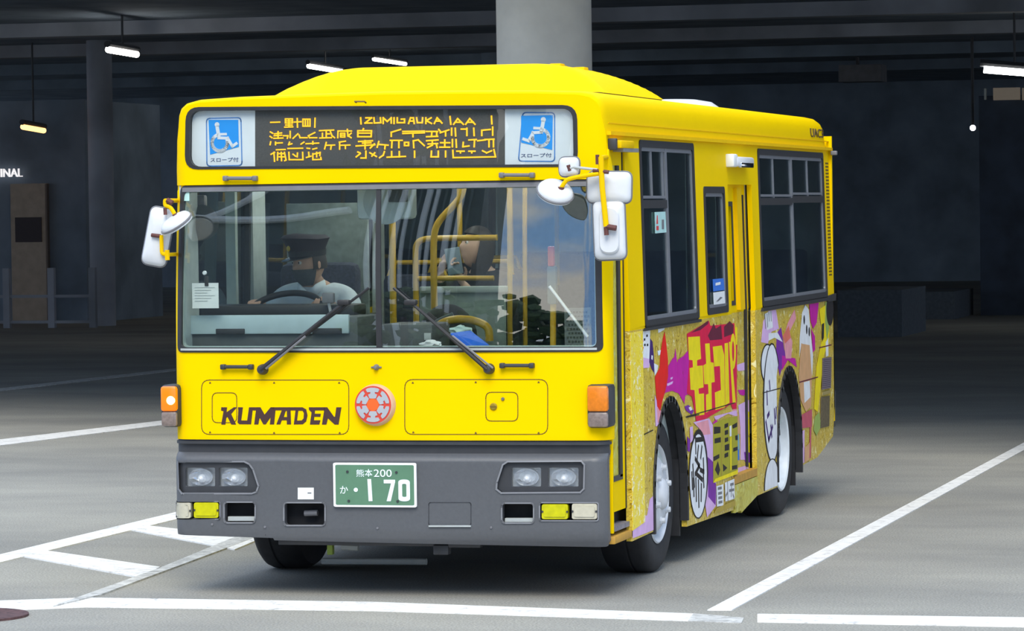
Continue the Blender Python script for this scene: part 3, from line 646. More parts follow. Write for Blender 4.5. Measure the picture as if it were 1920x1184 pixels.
# handles, washer nozzle
for x0, y0, x1, y1 in ((426, 329, 481, 340), (943, 323, 1000, 334), (420, 684, 472, 692), (943, 681, 998, 690)):
    a, b_ = F(x0, (y0+y1)/2), F(x1, (y0+y1)/2); yy = front_y(*a)
    off = .012 if y0 < 400 else 0
    h = part('grab_handle', tube([(a[0]+.012, front_y(*a)-off-.022, a[1]), (b_[0]-.012, front_y(*b_)-off-.022, b_[1])], .0095, 10), DGR if y0 > 400 else MGR, bus)
    for q in (a, b_): part('handle_foot', box(q[0]-.012, q[0]+.014, front_y(*q)-off-.034, front_y(*q)-off+.004, q[1]-.014, q[1]+.013, .006), DGR if y0 > 400 else MGR, h)
c = F(706, 689); part('washer_nozzle', join(at(lathe([(0, -.03), (.008, -.028), (.014, -.015), (.016, 0)], 16, 'y'), c[0], front_y(*c), c[1]), box(c[0]-.028, c[0]+.028, front_y(*c)-.008, front_y(*c), c[1]-.004, c[1]+.004, .002)), MGR, bus)
# hatch outlines on the yellow panel
GRV = mat('panel_groove', (.16, .10, .0), .6)
def hatch(rects, marks):
    mb = MB()
    for (x0, y0, x1, y1, r) in rects:
        q = rpoly(fpts([(x0, y1), (x1, y1), (x1, y0), (x0, y0)]), r)
        for s_ in stroke(q, .0042, True): mb.add(fplate(s_, [], -.002, .0014), GRV)
    for x, y in marks:
        p = F(x, y); mb.add(plate([(p[0]-.006, p[1]-.005), (p[0]+.006, p[1]-.005), (p[0]+.003, p[1]+.004), (p[0]-.003, p[1]+.004)], [], 0, .0015, mF), GRV)
    return mb.build('service_hatch', front, None)
hatch([(378, 713, 654, 815, .045), (398, 737, 444, 793, .03)], [(394, 718), (514, 718), (636, 718), (394, 811), (514, 812), (637, 812)])
hb = hatch([(759, 712, 1027, 815, .045), (911, 736, 971, 790, .03)], [(774, 718), (892, 717), (1010, 717), (775, 811), (892, 812), (1010, 812)])
for x, y, r in ((925.5, 763, .019), (943, 748.5, .009)):
    c = F(x, y); part('hatch_lock', at(lathe([(0, -.010), (r*.7, -.010), (r, -.004), (r, 0)], 20, 'y'), c[0], front_y(*c), c[1]), mat('lock_brass', (.38, .27, .03), .4, metal=.5) if r > .01 else MGR, hb)
c = F(925.5, 763); part('lock_slot', box(c[0]-.017, c[0]+.017, front_y(*c)-.0125, front_y(*c)-.009, c[1]-.003, c[1]+.003), GRV, hb)
# KUMADEN
kx = lambda x, y: F(390+x/7.111, 740+y/7.111)
KUM = [([(178, 172), (255, 172), (248, 238), (345, 172), (385, 172), (310, 262), (375, 402), (312, 402), (262, 300), (245, 310), (233, 402), (178, 402), (208, 222), (175, 214)], []),
 ([(400, 172), (466, 172), (444, 348), (524, 348), (548, 172), (600, 172), (575, 398), (420, 398), (395, 375), (405, 215)], []),
 ([(600, 172), (700, 172), (755, 270), (835, 172), (905, 172), (882, 400), (825, 400), (836, 305), (770, 400), (740, 400), (690, 310), (672, 400), (617, 400), (640, 213), (595, 213)], []),
 ([(840, 172), (1100, 172), (1108, 400), (1052, 400), (1052, 345), (985, 345), (965, 400), (912, 400), (985, 212), (850, 212)], [[(1012, 302), (1055, 302), (1052, 215), (1035, 225)]]),
 ([(1095, 172), (1260, 172), (1310, 200), (1328, 280), (1310, 360), (1265, 398), (1145, 400), (1168, 213), (1095, 213)], [[(1188, 350), (1250, 348), (1275, 320), (1280, 250), (1262, 218), (1205, 215)]]),
 ([(1345, 172), (1560, 172), (1560, 213), (1428, 213), (1424, 258), (1505, 258), (1500, 298), (1418, 298), (1414, 345), (1500, 345), (1485, 402), (1360, 402), (1382, 240), (1348, 205)], []),
 ([(1545, 172), (1590, 172), (1680, 298), (1695, 298), (1712, 172), (1780, 172), (1742, 402), (1690, 402), (1600, 318), (1580, 402), (1520, 402), (1548, 225)], [])]
KM = mat('logo_brown_black', (.055, .022, .018), .5)
mb = MB()
for o_p, hs in KUM: mb.add(fplate([kx(*p) for p in o_p], [[kx(*p) for p in h] for h in hs], 0, .002), KM)
mb.build('front_lettering', front, None)
# emblem
ec = F(704.3, 760); ey = front_y(*ec)
em = part('emblem', at(lathe([(0, -.034), (.092, -.034), (.098, -.031), (.106, -.006), (.108, 0)], 56, 'y'), ec[0], ey, ec[1]), mat('emblem_rim', (.62, .40, .27), .4), bus, 50)
fcx, fcz = ec[0]-.004, ec[1]+.003
mE = lambda u, v, w_: (fcx+u, ey-.034-w_, fcz+v)
s_ = .0955/345
part('emblem_face', plate(ell(0, 0, .0965, .0965, n=56), [], 0, .0015, mE), mat('emblem_red', (.62, .055, .03), .45), em, None)
part('emblem_face', plate([(.036*math.cos(math.radians(60*k+30)), .036*math.sin(math.radians(60*k+30))) for k in range(6)], [], .0015, .003, mE), mat('emblem_orange', (.85, .12, .015), .45), em, None)
PET = [(-58, 118), (58, 118), (74, 150), (86, 192), (44, 206), (40, 236), (104, 232), (132, 282), (96, 306), (36, 318)]
PET = PET+[(-x, y) for x, y in PET[2:][::-1]]
mb = MB()
for k in range(6):
    a = math.radians(60*k); c, sn = math.cos(a), math.sin(a)
    mb.add(plate([((x*c-y*sn)*s_, (x*sn+y*c)*s_) for x, y in PET], [], .0015, .004, mE), mat('emblem_silver', (.40, .42, .45), .45))
mb.build('emblem_petals', em, None)
# turn signals at the corners
ORG = mat('amber_lens', (.72, .20, .01), .25, var=.1, scale=60); ORL = mat('amber_lens_lit', (.75, .16, .005), .25, emit=(1, .20, .0), es=.45); GLN = mat('smoked_lens', (.22, .17, .15), .25, var=.2, scale=60)
def signal(x0, x1, lit):
    sgn = -1 if x0 < 0 else 1
    t_ = part('turn_signal', box(x0, x1, .0, .16, .875, 1.095, .02), DGR, bus, 40, 'lit amber turn signal' if lit else None)
    part('amber_lens', box(x0+.004, x1-.004, -.012, .15, .958, 1.088, .014), ORL if lit else ORG, t_, 40)
    part('clear_lens', box(x0+.006, x1-.006, -.010, .13, .880, .956, .012), GLN, t_, 40)
    if lit: part('bulb_glow', at(lathe([(0, -.024), (.012, -.022), (.022, -.014), (.024, -.010)], 18, 'y'), x1-.035, .0, 1.015), mat('lit_bulb', (.9, .8, .3), emit=(1, .72, .25), es=3), t_, 50)
signal(-1.222, -1.125, True); signal(1.052, 1.168, False)
# ---- wipers
def wiper(pv, tip, b0, b1):
    a = F(*pv); wy = lambda p, o: (p[0], front_y(*p)-o, p[1])
    t_ = part('wiper', tube([wy(a, .045), wy(F(*tip), .045)], [.013, .008], 8), BLK, bus)
    part('wiper_pivot', at(lathe([(0, -.055), (.018, -.05), (.026, -.03), (.028, 0)], 20, 'y'), a[0], front_y(*a), a[1]), DGR, t_)
    m0, m1 = F(*b0), F(*b1)
    part('wiper_blade', tube([wy(m0, .022), wy(((m0[0]+m1[0])/2, (m0[1]+m1[1])/2), .022), wy(m1, .022)], .0075, 6), BLK, t_)
    part('parallel_link', tube([wy((a[0]+.03*(1 if b1[0] < tip[0]+50 else -1), a[1]+.005), .05), wy(((a[0]+F(*tip)[0])/2+.02, (a[1]+F(*tip)[1])/2), .05)], .006, 6), MGR, t_)
    t2 = F(*tip); part('blade_joint', box(t2[0]-.035, t2[0]+.03, front_y(*t2)-.06, front_y(*t2)-.015, t2[1]-.014, t2[1]+.014, .008), BLK, t_)
wiper((494, 693), (650, 567), (532, 662), (694, 540)); wiper((918, 692), (775, 567), (890, 668), (740, 540))
# ---- bumper
bz = lambda x: .292-.0205*(x/1.1)
mBf = lambda u, v, w_: (u, plan(u)-.028-w_+.06*max(0, min(1, (v-.70)/.056))**2+.02*max(0, (.36-v)/.07)**2, v)
LHB = [(333.4, 867), (458, 866), (468, 871), (475, 881), (485, 912), (481, 923), (472, 926), (341, 926), (335, 918)]
RHB = [(943, 872), (952, 866), (1090, 865), (1096, 872), (1095, 917), (1088, 924), (940, 925), (931, 918), (932, 905)]
REC = lambda x0, y0, x1, y1: [(x0, y1), (x1, y1), (x1, y0), (x0, y0)]
def Fb(px, py):
    y = 0
    for _ in range(10):
        p = P(px, py, y); y = .5*y+.5*(plan(max(-1.16, min(1.15, p.x)))-.028)
    return (p.x, p.z)
fb = lambda pts: [Fb(*p) for p in pts]
holes = [fb(LHB), fb(RHB), rpoly(fb(REC(420.5, 942, 479, 981)), .02), rpoly(fb(REC(941, 944, 1001, 981.5)), .02), rpoly(fb(REC(532.6, 943, 610, 986)), .02), rpoly(fb(REC(326, 941, 413, 974)), .012), rpoly(fb(REC(1012, 943, 1122, 977)), .012)]
BUS_ = FUS
bo = [(XL, bz(XL)), (-.62, bz(-.62)), (-.615, bz(-.6)-.012), (XR-.03, bz(XR)), (XR-.015, .30), (XR-.015, .756), (XL, .756)]
bumper = part('front_bumper', plate(bo, holes, -.05, 0, mBf, BUS_, [.36, .34, .31, .70, .71, .72, .73, .74, .75]), GRY, bus, 30)
part('bumper_gap', fplate([(XL+.012, .735), (XR-.012, .735), (XR-.012, .812), (XL+.012, .812)], [], -.02, -.008), DGR, bus)
part('bumper_lip', fplate([(XL+.004, .788), (XR-.004, .788), (XR-.004, .802), (XL+.004, .802)], [], -.01, .012), DGR, bus)
part('bumper_cavity', fplate([(XL+.03, .32), (XR-.03, .32), (XR-.03, .74), (XL+.03, .74)], [], -.10, -.075), UND, bumper)
sm = MB()
q = fb([(497, 1004), (497, 850)]); sm.add(plate(stroke(q, .004)[0], [], -.001, .001, mBf), DGR); sm.build('bumper_seam', bumper)
def ring(pts, wd, m, nm, parent, w0=-.004, w1=.006):
    mb = MB()
    for s_ in stroke(pts, wd, True): mb.add(plate(s_, [], w0, w1, mBf), m)
    return mb.build(nm, parent)
GR2 = mat('bumper_lip_grey', (.20, .205, .22), .4)
def lamp_unit(bez, lamps):
    ring(fb(bez), .008, GR2, 'housing_rim', bumper)
    hs = [rpoly(fb(REC(*l)), .008) for l in lamps]
    h = part('headlamp_unit', plate(inset(fb(bez), .003), hs, -.05, -.018, mBf, BUS_), DGR, bus)
    for l, q in zip(lamps, hs):
        c = ((q[0][0]+q[len(q)//2][0])/2, (q[0][1]+q[len(q)//2][1])/2); yb = mBf(c[0], c[1], 0)[1]
        part('reflector', plate(inset(q, -.003), [], -.075, -.055, mBf), mat('lamp_reflector', (.74, .76, .78), .25, metal=.35, var=.12, scale=40), h)
        bowl = lathe([(.012, .068), (.03, .06), (.045, .045), (.052, .028)], 24, 'y')
        part('reflector_bowl', ([(x*1.25+c[0], y+yb, z*.85+c[1]) for x, y, z in bowl[0]], bowl[1]), CHR, h, 40)
        part('bulb', at(lathe([(0, .02), (.012, .024), (.022, .04), (.022, .06)], 16, 'y'), c[0], yb, c[1]-.008), WHT, h, 40)
        part('lens', plate(q, [], -.026, -.021, mBf, BUS_), LENS, h)
lamp_unit(LHB, [(346, 878, 401, 913.5), (408.5, 878, 462, 913.5)])
lamp_unit(RHB, [(957, 878, 1012.8, 914), (1026, 878, 1083, 914)])
YLN = mat('yellow_lens', (.52, .50, .0), .25, var=.12, scale=30); CLN = mat('cream_lens', (.50, .47, .36), .3, var=.08, scale=40)
for rect, m, nm in (((327, 943, 358, 972), CLN, 'position_lamp'), ((363.8, 943, 409.7, 971.6), YLN, 'fog_lamp'), ((1016, 946, 1065, 974), YLN, 'fog_lamp'), ((1072.5, 945, 1119.6, 974), CLN, 'position_lamp')):
    q = rpoly(fb(REC(*rect)), .012)
    o = part(nm, plate(q, [], -.03, .003, mBf, BUS_), m, bus, 30)
    part('lens_face', plate(inset(q, .012), [], .003, .008, mBf), m, o)
    xs = [p[0] for p in q]; zm = (max(p[1] for p in q)+min(p[1] for p in q))/2
    for xx in (min(xs)+.004, max(xs)-.004): part('lens_screw', plate(ell(xx, zm, .005, .006, n=8), [], .003, .007, mBf), DGR, o)
for rect in ((326, 941, 413, 974), (1012, 943, 1122, 977)): ring(rpoly(fb(REC(*rect)), .012), .006, GR2, 'housing_rim', bumper)
for rect, bar in (((420.5, 942, 479, 981), (425, 970, 476, 978)), ((941, 944, 1001, 981.5), (945, 973, 998, 980))):
    ring(rpoly(fb(REC(*rect)), .02), .007, GR2, 'recess_rim', bumper); part('recess_bar', plate(fb(REC(*bar)), [], -.05, -.02, mBf), LGR, bumper)
ring(rpoly(fb(REC(532.6, 943, 610, 986)), .02), .007, GR2, 'recess_rim', bumper)
c = Fb(577, 965); part('tow_hook', tube([(c[0]-.035, .05, c[1]), (c[0]+.035, .05, c[1]+.003)], .016, 10), MGR, bumper)
part('service_sticker', plate(fb(REC(558.5, 915, 588.5, 937)), [], 0, .002, mBf), WPA, bumper, None, 'white square sticker')
part('sticker_print', plate(fb(REC(577, 924, 584, 926)), [], .002, .003, mBf), MGR, bumper, None)
cov = MB(); q = rpoly(fb(REC(804, 943, 883, 986)), .012)
for s_ in stroke(q, .004, True): cov.add(plate(s_, [], -.001, .0012, mBf), DGR)
for s_ in stroke(fb([(806, 987), (882, 987)]), .008): cov.add(plate(s_, [], 0, .010, mBf), LGR)  # pale ledge paints in the highlight along the cover's lower edge
cov.build('tow_cover', bumper)
for x, y in ((497, 989), (708, 991), (921, 990), (398, 984)):
    c = Fb(x, y); part('bumper_bolt', at(lathe([(0, -.006), (.006, -.005), (.007, 0)], 10, 'y'), c[0], mBf(c[0], c[1], 0)[1], c[1]), MGR, bumper)
# number plate
pq = fb([(628, 951), (783, 951), (782, 868), (626, 868)])
u0 = sum(p[0] for p in pq)/4; v0 = sum(p[1] for p in pq)/4; hw_ = (pq[1][0]-pq[0][0]+pq[2][0]-pq[3][0])/4; hh = (pq[3][1]-pq[0][1]+pq[2][1]-pq[1][1])/4
mP = lambda u, v, w_: (u0+u*hw_, -.020-w_, v0+v*hh)
npl = part('number_plate', plate(rpoly([(-1, -1), (1, -1), (1, 1), (-1, 1)], .07), [], 0, .010, mP), mat('plate_white_rim', (.85, .86, .86), .4), bus, 30)
part('plate_face', plate(rpoly([(-.945, -.905), (.945, -.905), (.945, .905), (-.945, .905)], .05), [], .010, .0115, mP), mat('plate_green', (.095, .21, .125), .55, var=.05), npl)
pl = lambda x, y: ((x-952)/727, -(y-545)/390)
PW = mat('plate_lettering', (.80, .90, .93), .5)
mb = MB()
for q in ([(828, 440), (893, 440), (912, 828), (845, 830)], [(1115, 450), (1312, 450), (1312, 490), (1232, 828), (1160, 828), (1240, 515), (1115, 515)]): mb.add(plate([pl(*p) for p in q], [], .0115, .014, mP), PW)
mb.add(plate(rpoly([pl(*p) for p in [(1368, 828), (1568, 828), (1568, 445), (1368, 445)]], [.14]*4, 6), [rpoly([pl(*p) for p in [(1432, 752), (1508, 752), (1508, 520), (1432, 520)]], .06, 5)], .0115, .014, mP), PW)
c = pl(622, 632); mb.add(plate([(c[0]+.05*math.cos(t_/16*6.283), c[1]+.094*math.sin(t_/16*6.283)) for t_ in range(16)], [], .0115, .014, mP), PW)
for s_, a, b_ in (('熊', (635, 402), (770, 272)), ('本', (785, 400), (915, 265)), ('200', (942, 402), (1255, 270)), ('か', (345, 700), (485, 565))):
    a, b_ = pl(*a), pl(*b_); mb.add(text_vf(s_, a[0], a[1], b_[0]-a[0], b_[1]-a[1], mP, .0115, .014), PW)
mb.build('plate_lettering', npl, None)
for x, y in ((480, 312), (1337, 320), (495, 828), (1352, 828)):
    c = pl(x, y); part('plate_screw', plate([(c[0]+.03*math.cos(t_/10*6.283), c[1]+.056*math.sin(t_/10*6.283)) for t_ in range(10)], [], .0115, .017, mP), DGR, npl)

# ---- graffiti print on the lower side
def gm(n, c, r=.5): return mat('print_'+n, c, r, var=.08, scale=12, spec=.15)
RED = gm('red', (.80, .012, .006)); MAG = gm('magenta', (.55, .008, .33)); LAV = gm('lavender', (.72, .46, .74)); PUR = gm('purple', (.20, .025, .33)); CRI = gm('crimson', (.72, .006, .06)); MRN = gm('maroon', (.13, .012, .035))
GYL = gm('yellow', (.90, .72, .003)); PIN = gm('pink', (.80, .33, .38)); PEA = gm('peach', (.68, .38, .18)); WHI = gm('white', (.80, .82, .83)); BLA = gm('black', (.018, .015, .016)); PBL = gm('blue', (.03, .20, .72)); SKY = gm('teal', (.22, .42, .50)); NAV = gm('indigo', (.05, .015, .14)); GRN = gm('green', (.33, .45, .10)); OLV = gm('olive', (.40, .37, .02)); KHA = gm('khaki', (.45, .33, .05))
A4 = lambda x, y: S(1130+x/4.933, 560+y/4.933)
A1 = lambda x, y: S(1270+x/5.64, 590+y/5.64)
A2 = lambda x, y: S(1280+x/5.38, 770+y/5.38)
A3 = lambda x, y: S(1410+x/3.588, 550+y/3.588)
def inside(p, rect): return rect[0] <= p[0] <= rect[2] and rect[1] <= p[1] <= rect[3]
class Print:
    """flat inks on the panel skin, clipped to the panel's own outline"""
    def __init__(s, mp): s.mb = MB(); s.k = 0; s.mp = mp
    def ink(s, pts, m, holes=(), clip=True):
        s.k += 1; w0 = .0008+.00007*s.k
        try: s.mb.add(plate(pts, list(holes), w0, w0+.0004, s.mp, (), SVS), m)
        except Exception as e: print('ink', e)
    def line(s, pts, wd, m, closed=False):
        s.k += 1; w0 = .0008+.00007*s.k
        for q in stroke(pts, wd, closed): s.mb.add(plate(q, [], w0, w0+.0004, s.mp, (), SVS), m)
def L(f_, *pts): return [f_(*p) for p in pts]
zc = lambda pts, zm: [(a, min(b_, zm)) for a, b_ in pts]
g = Print(mS); ZT = ZS-.016
g.ink(L(A4, (342, 305), (437, 292), (432, 640), (366, 645)), WHI)
g.ink(L(A4, (350, 540), (430, 560), (430, 640), (366, 645)), LAV)
g.ink(L(A4, (350, 415), (364, 350), (376, 400)), RED); g.ink(zc([(FD1+.01, .27), (1.055, .268), (1.05, .45), (.97, .44), (.90, .36), (FD1+.01, .36)], 9), LAV)
g.ink(L(A4, (352, 460), (378, 448), (364, 512)), RED)
for x, y in ((385, 380), (408, 345), (388, 430), (412, 430)): g.ink(L(A4, (x-7, y+12), (x+7, y+10), (x+7, y-12), (x-7, y-10)), BLA)
g.ink(L(A4, (437, 370), (458, 400), (470, 520), (476, 690), (452, 655), (428, 590), (432, 480)), NAV)
g.ink(L(A4, (448, 525), (462, 530), (458, 570), (446, 560)), WHI)
g.ink(L(A4, (508, 265), (580, 250), (565, 290), (530, 310), (512, 320)), WHI)
g.ink(L(A4, (503, 485), (535, 478), (528, 520), (512, 530)), WHI)
g.ink(L(A4, (472, 600), (510, 620), (500, 680), (478, 715)), WHI)
g.ink(L(A4, (478, 890), (500, 960), (522, 1035), (546, 1050), (520, 1150), (500, 1183), (486, 1183)), LAV)
g.ink(L(A4, (498, 1010), (540, 1040), (520, 1150), (505, 1150)), PIN)
g.ink(L(A4, (590, 800), (604, 625), (640, 560), (660, 540), (670, 460), (684, 585), (710, 612), (780, 490), (792, 560), (735, 640), (738, 700), (790, 760), (800, 880), (760, 900), (752, 980), (745, 960), (700, 880), (640, 855), (580, 870), (552, 905)), MAG)
g.ink(L(A4, (570, 305), (585, 420), (600, 560), (602, 720), (575, 860), (545, 960), (528, 1045), (500, 1000), (480, 730), (524, 640), (530, 520), (552, 380)), RED)
g.ink(L(A4, (590, 790), (648, 765), (640, 790), (596, 812)), LAV); g.ink(L(A4, (622, 735), (645, 725), (640, 745), (626, 752)), LAV)
g.ink(L(A4, (752, 1000), (790, 985), (840, 1040), (820, 1075), (770, 1040)), PUR); g.ink(L(A4, (790, 1010), (812, 1000), (826, 1030), (805, 1040)), WHI)
# crimson block letters
g.ink(L(A1, (0, 480), (60, 440), (105, 385), (122, 520), (110, 700), (60, 660), (55, 600), (0, 720)), MAG)
g.ink(zc(L(A1, (98, 205), (330, 52), (345, 120), (600, 92), (606, 230), (628, 300), (622, 1000), (582, 1005), (562, 950), (200, 1160), (188, 1085), (150, 870), (95, 835), (118, 500)), ZT), CRI)
g.ink(L(A1, (140, 195), (325, 62), (320, 100), (240, 165)), MRN); g.ink(L(A1, (318, 225), (380, 95), (402, 150), (458, 112), (470, 262), (340, 275)), MRN); g.ink(L(A1, (488, 130), (550, 70), (590, 115), (586, 205), (490, 240)), MRN)
g.ink(L(A1, (108, 240), (232, 232), (245, 470), (203, 485), (203, 545), (262, 540), (272, 772), (218, 785), (223, 842), (276, 836), (280, 1060), (195, 1075), (176, 800), (135, 798), (124, 568), (160, 560), (156, 485), (118, 480)), GYL)
g.ink(L(A1, (288, 310), (335, 305), (346, 505), (378, 512), (390, 715), (355, 722), (360, 1000), (300, 1040), (298, 850), (325, 838), (320, 738), (280, 738), (270, 540), (300, 520)), GYL)
g.ink(L(A1, (370, 342), (465, 328), (490, 430), (500, 980), (398, 1012), (392, 826), (456, 800), (446, 545), (386, 552)), GYL)
g.ink(L(A1, (495, 307), (530, 300), (546, 935), (503, 958)), GYL); g.ink(L(A1, (540, 292), (557, 290), (612, 930), (580, 938)), GYL)
c = A1(584, 390); g.ink(ell(c[0], c[1], .085, .105), GYL, [ell(c[0], c[1], .035, .06)])
g.ink(L(A1, (605, 135), (628, 132), (626, 318), (614, 322)), GYL)
g.line(L(A1, (85, 1085), (600, 935)), .006, BLA)
g.ink(L(A1, (380, 1080), (620, 1015), (625, 1080), (530, 1050), (400, 1120)), LAV)
g.line(L(A4, (770, 1100), (888, 1075)), .006, BLA)
g.line([(FD1+.30, .79), (1.06, .80)], .006, BLA)
# oval, black-and-yellow characters, lower inks
g.ink(L(A2, (100, 120), (260, 80), (300, 150), (300, 640), (330, 720), (330, 960), (240, 1080), (215, 900), (240, 560), (180, 200)), LAV)
g.ink(L(A2, (130, 130), (250, 95), (275, 240), (200, 250)), PIN)
g.ink(L(A2, (245, 470), (300, 520), (300, 720), (330, 740), (325, 960), (250, 870)), PUR)
g.ink(L(A2, (295, 130), (330, 90), (360, 130), (340, 170)), MAG)
g.ink(L(A2, (65, 170), (95, 160), (100, 300), (70, 330)), LAV); g.ink(L(A2, (40, 260), (70, 300), (66, 420), (42, 410)), PUR)
P0, P1_ = A2(68, 640), A2(240, 640); ztop, zbot = A2(150, 215)[1], A2(160, 1068)[1]
oc = ((P0[0]+P1_[0])/2, (ztop+zbot)/2); oa, ob = (P1_[0]-P0[0])/2, (ztop-zbot)/2
g.ink(ell(oc[0], oc[1], oa*1.12, ob*1.06), BLA); g.ink(ell(oc[0]-.01, oc[1]-.01, oa, ob*.985), WHI)
for s_ in ([(120, 250), (125, 420)], [(125, 300), (195, 290)], [(150, 370), (140, 470)], [(185, 375), (175, 470)], [(120, 490), (160, 560), (120, 640)], [(95, 560), (110, 760)], [(200, 500), (205, 620), (170, 600)], [(130, 640), (190, 700)], [(100, 700), (105, 850)], [(125, 700), (130, 900)], [(150, 720), (155, 960)], [(180, 760), (178, 900)], [(200, 640), (205, 760)], [(85, 640), (90, 780)]):
    g.line(L(A2, *s_), .028, BLA)
g.ink(L(A2, (298, 140), (350, 110), (440, 80), (545, 55), (548, 620), (300, 735)), OLV)
for q in ([(305, 165), (372, 165), (372, 228), (305, 240)], [(312, 285), (375, 270), (375, 322), (312, 335)], [(300, 470), (360, 440), (362, 480), (302, 515)], [(412, 140), (450, 125), (450, 165), (412, 185)], [(415, 205), (450, 195), (450, 240), (415, 250)], [(415, 280), (450, 270), (450, 310), (415, 325)], [(415, 350), (460, 335), (460, 400), (415, 410)], [(412, 440), (450, 420), (450, 465), (412, 480)], [(490, 150), (540, 120), (540, 165), (495, 185)], [(500, 380), (545, 365), (545, 400), (500, 420)], [(315, 600), (345, 510), (368, 600), (350, 660)], [(395, 540), (440, 580), (400, 620)], [(488, 560), (540, 550), (540, 590), (488, 600)], [(520, 255), (546, 250), (546, 300), (522, 300)]):
    g.ink(L(A2, *q), BLA)
for q in ([(378, 170), (384, 168), (386, 660), (380, 665)], [(398, 165), (404, 160), (402, 500), (398, 500)], [(470, 150), (482, 146), (482, 600), (470, 610)]): g.ink(L(A2, *q), MATS['print_khaki'] if q[0][0] < 400 else GYL)
g.ink(L(A2, (462, 160), (480, 150), (482, 260), (464, 265)), WHI)
g.ink(L(A2, (300, 730), (345, 715), (545, 640), (548, 600), (320, 690)), GYL)
g.ink(L(A2, (330, 765), (400, 745), (400, 960), (335, 972)), WHI); g.ink(L(A2, (415, 730), (510, 690), (515, 890), (420, 920)), WHI)
for q in ([(345, 790), (380, 782)], [(348, 840), (382, 832)], [(350, 885), (384, 878)], [(352, 930), (386, 922)], [(440, 730), (445, 900)], [(470, 750), (500, 742)], [(480, 760), (478, 860)], [(460, 810), (505, 800)], [(425, 860), (440, 830)], [(495, 850), (505, 880)]): g.line(L(A2, *q), .016, MGR)
g.ink(L(A2, (330, 985), (520, 905), (520, 965), (300, 1050)), KHA)
o1 = g.mb.build('livery_print', s1, None)
# middle door print
g2 = Print(mM)
bx = lambda pts: [(min(MD1-.01, max(MD0+.01, a)), max(.38, b_)) for a, b_ in pts]
Dm = lambda f_: (lambda x, y: f_(x, y))
g2.ink(bx(L(A1, (630, 110), (690, 90), (688, 315), (632, 322))), GYL); g2.ink(bx(L(A1, (628, 365), (680, 352), (700, 560), (690, 880), (632, 870))), GYL)
g2.ink(bx(L(A1, (625, 950), (690, 940), (740, 1180), (620, 1180))), PIN)
g2.ink(bx(L(A1, (690, 540), (800, 500), (800, 590), (720, 600))), LAV); g2.ink(bx(L(A1, (715, 800), (810, 795), (780, 860), (740, 850))), MAG); g2.ink(bx(L(A1, (720, 960), (840, 900), (840, 1180), (740, 1180))), LAV)
g2.ink(bx(L(A2, (555, 30), (640, 60), (655, 240), (560, 235))), PEA); g2.ink(bx(L(A2, (548, 255), (640, 240), (648, 400), (550, 420))), SKY); g2.ink(bx(L(A2, (548, 400), (642, 395), (645, 500), (565, 525))), PBL)
g2.ink(bx(L(A2, (655, 40), (715, 30), (715, 500), (655, 500))), LAV); g2.ink(bx(L(A2, (690, 420), (810, 400), (815, 500), (700, 520))), PUR)
for q in ([(722, 10), (805, -5), (808, 60), (724, 68)], [(722, 80), (805, 65), (808, 235), (724, 245)], [(722, 265), (805, 250), (808, 405), (724, 418)]): g2.ink(bx(L(A2, *q)), GYL)
g2.ink(bx(L(A2, (560, 530), (600, 520), (590, 600), (560, 600))), GYL); g2.ink(bx(L(A2, (735, 530), (815, 510), (815, 560), (740, 570))), GYL)
g2.ink(bx(L(A2, (560, 600), (700, 560), (815, 570), (815, 640), (560, 700))), LAV)
g2.mb.build('livery_print', md, None)
# rear panel print
g3 = Print(mS)
g3.ink(zc(L(A3, (75, 190), (110, 100), (160, 95), (180, 240), (130, 260), (105, 340), (60, 330)), ZT), LAV)
g3.ink(zc(L(A3, (85, 140), (130, 110), (140, 230), (100, 250)), ZT), WHI)
for q in ([(85, 150), (90, 230)], [(100, 150), (104, 220)], [(112, 140), (114, 180)], [(126, 130), (128, 180)]): g3.line(L(A3, *q), .02, MGR)
g3.ink(L(A3, (165, 270), (195, 230), (215, 380), (240, 450), (200, 500), (185, 560), (160, 420)), PUR); g3.ink(L(A3, (200, 420), (290, 440), (300, 500), (240, 450), (200, 520)), MAG)
g3.ink(zc(L(A3, (285, 110), (295, 170), (250, 260), (270, 330), (262, 440), (225, 440), (210, 300), (240, 200)), ZT), PIN); g3.ink(L(A3, (205, 290), (245, 220), (260, 300), (220, 340)), gm('salmon', (.75, .18, .12)))
g3.ink(L(A3, (110, 270), (170, 265), (205, 330), (150, 300), (110, 320)), WHI)
def oval(f_, x0, x1, y0, y1, m, br=1.12):
    a, b_ = f_(x0, (y0+y1)/2), f_(x1, (y0+y1)/2); t1, t0 = f_((x0+x1)/2, y0)[1], f_((x0+x1)/2, y1)[1]
    c = ((a[0]+b_[0])/2, (t0+t1)/2); return c, (b_[0]-a[0])/2, (t1-t0)/2
lim = AR[0]-AR[1]-.005
ov = lambda pts: [(min(max(a, MD1+.01), lim if b_ < .98 else 99), max(b_, .225)) for a, b_ in pts]
c, a, b_ = oval(A3, 62, 140, 350, 600, WHI); g3.ink(ov(ell(c[0], c[1], a*1.15, b_*1.08)), BLA); g3.ink(ov(ell(c[0], c[1], a, b_)), WHI)
c, a, b_ = oval(A3, 80, 188, 345, 1130, WHI); g3.ink(ov(ell(c[0], c[1], a*1.14, b_*1.03)), BLA); g3.ink(ov(ell(c[0], c[1], a, b_)), WHI)
c, a, b_ = oval(A3, 85, 180, 1120, 1500, WHI); g3.ink(ov(ell(c[0], c[1], a*1.14, b_*1.04)), BLA); g3.ink(ov(ell(c[0], c[1], a, b_)), WHI)
for q in ([(115, 600), (118, 640)], [(98, 670), (100, 740)], [(102, 830), (112, 810)], [(92, 870), (110, 990), (135, 900)], [(148, 790), (152, 870)], [(125, 900), (130, 960)], [(160, 780), (158, 830)]): g3.line(L(A3, *q), .03, NAV)
g3.line(L(A3, (70, 672), (188, 640)), .006, BLA)
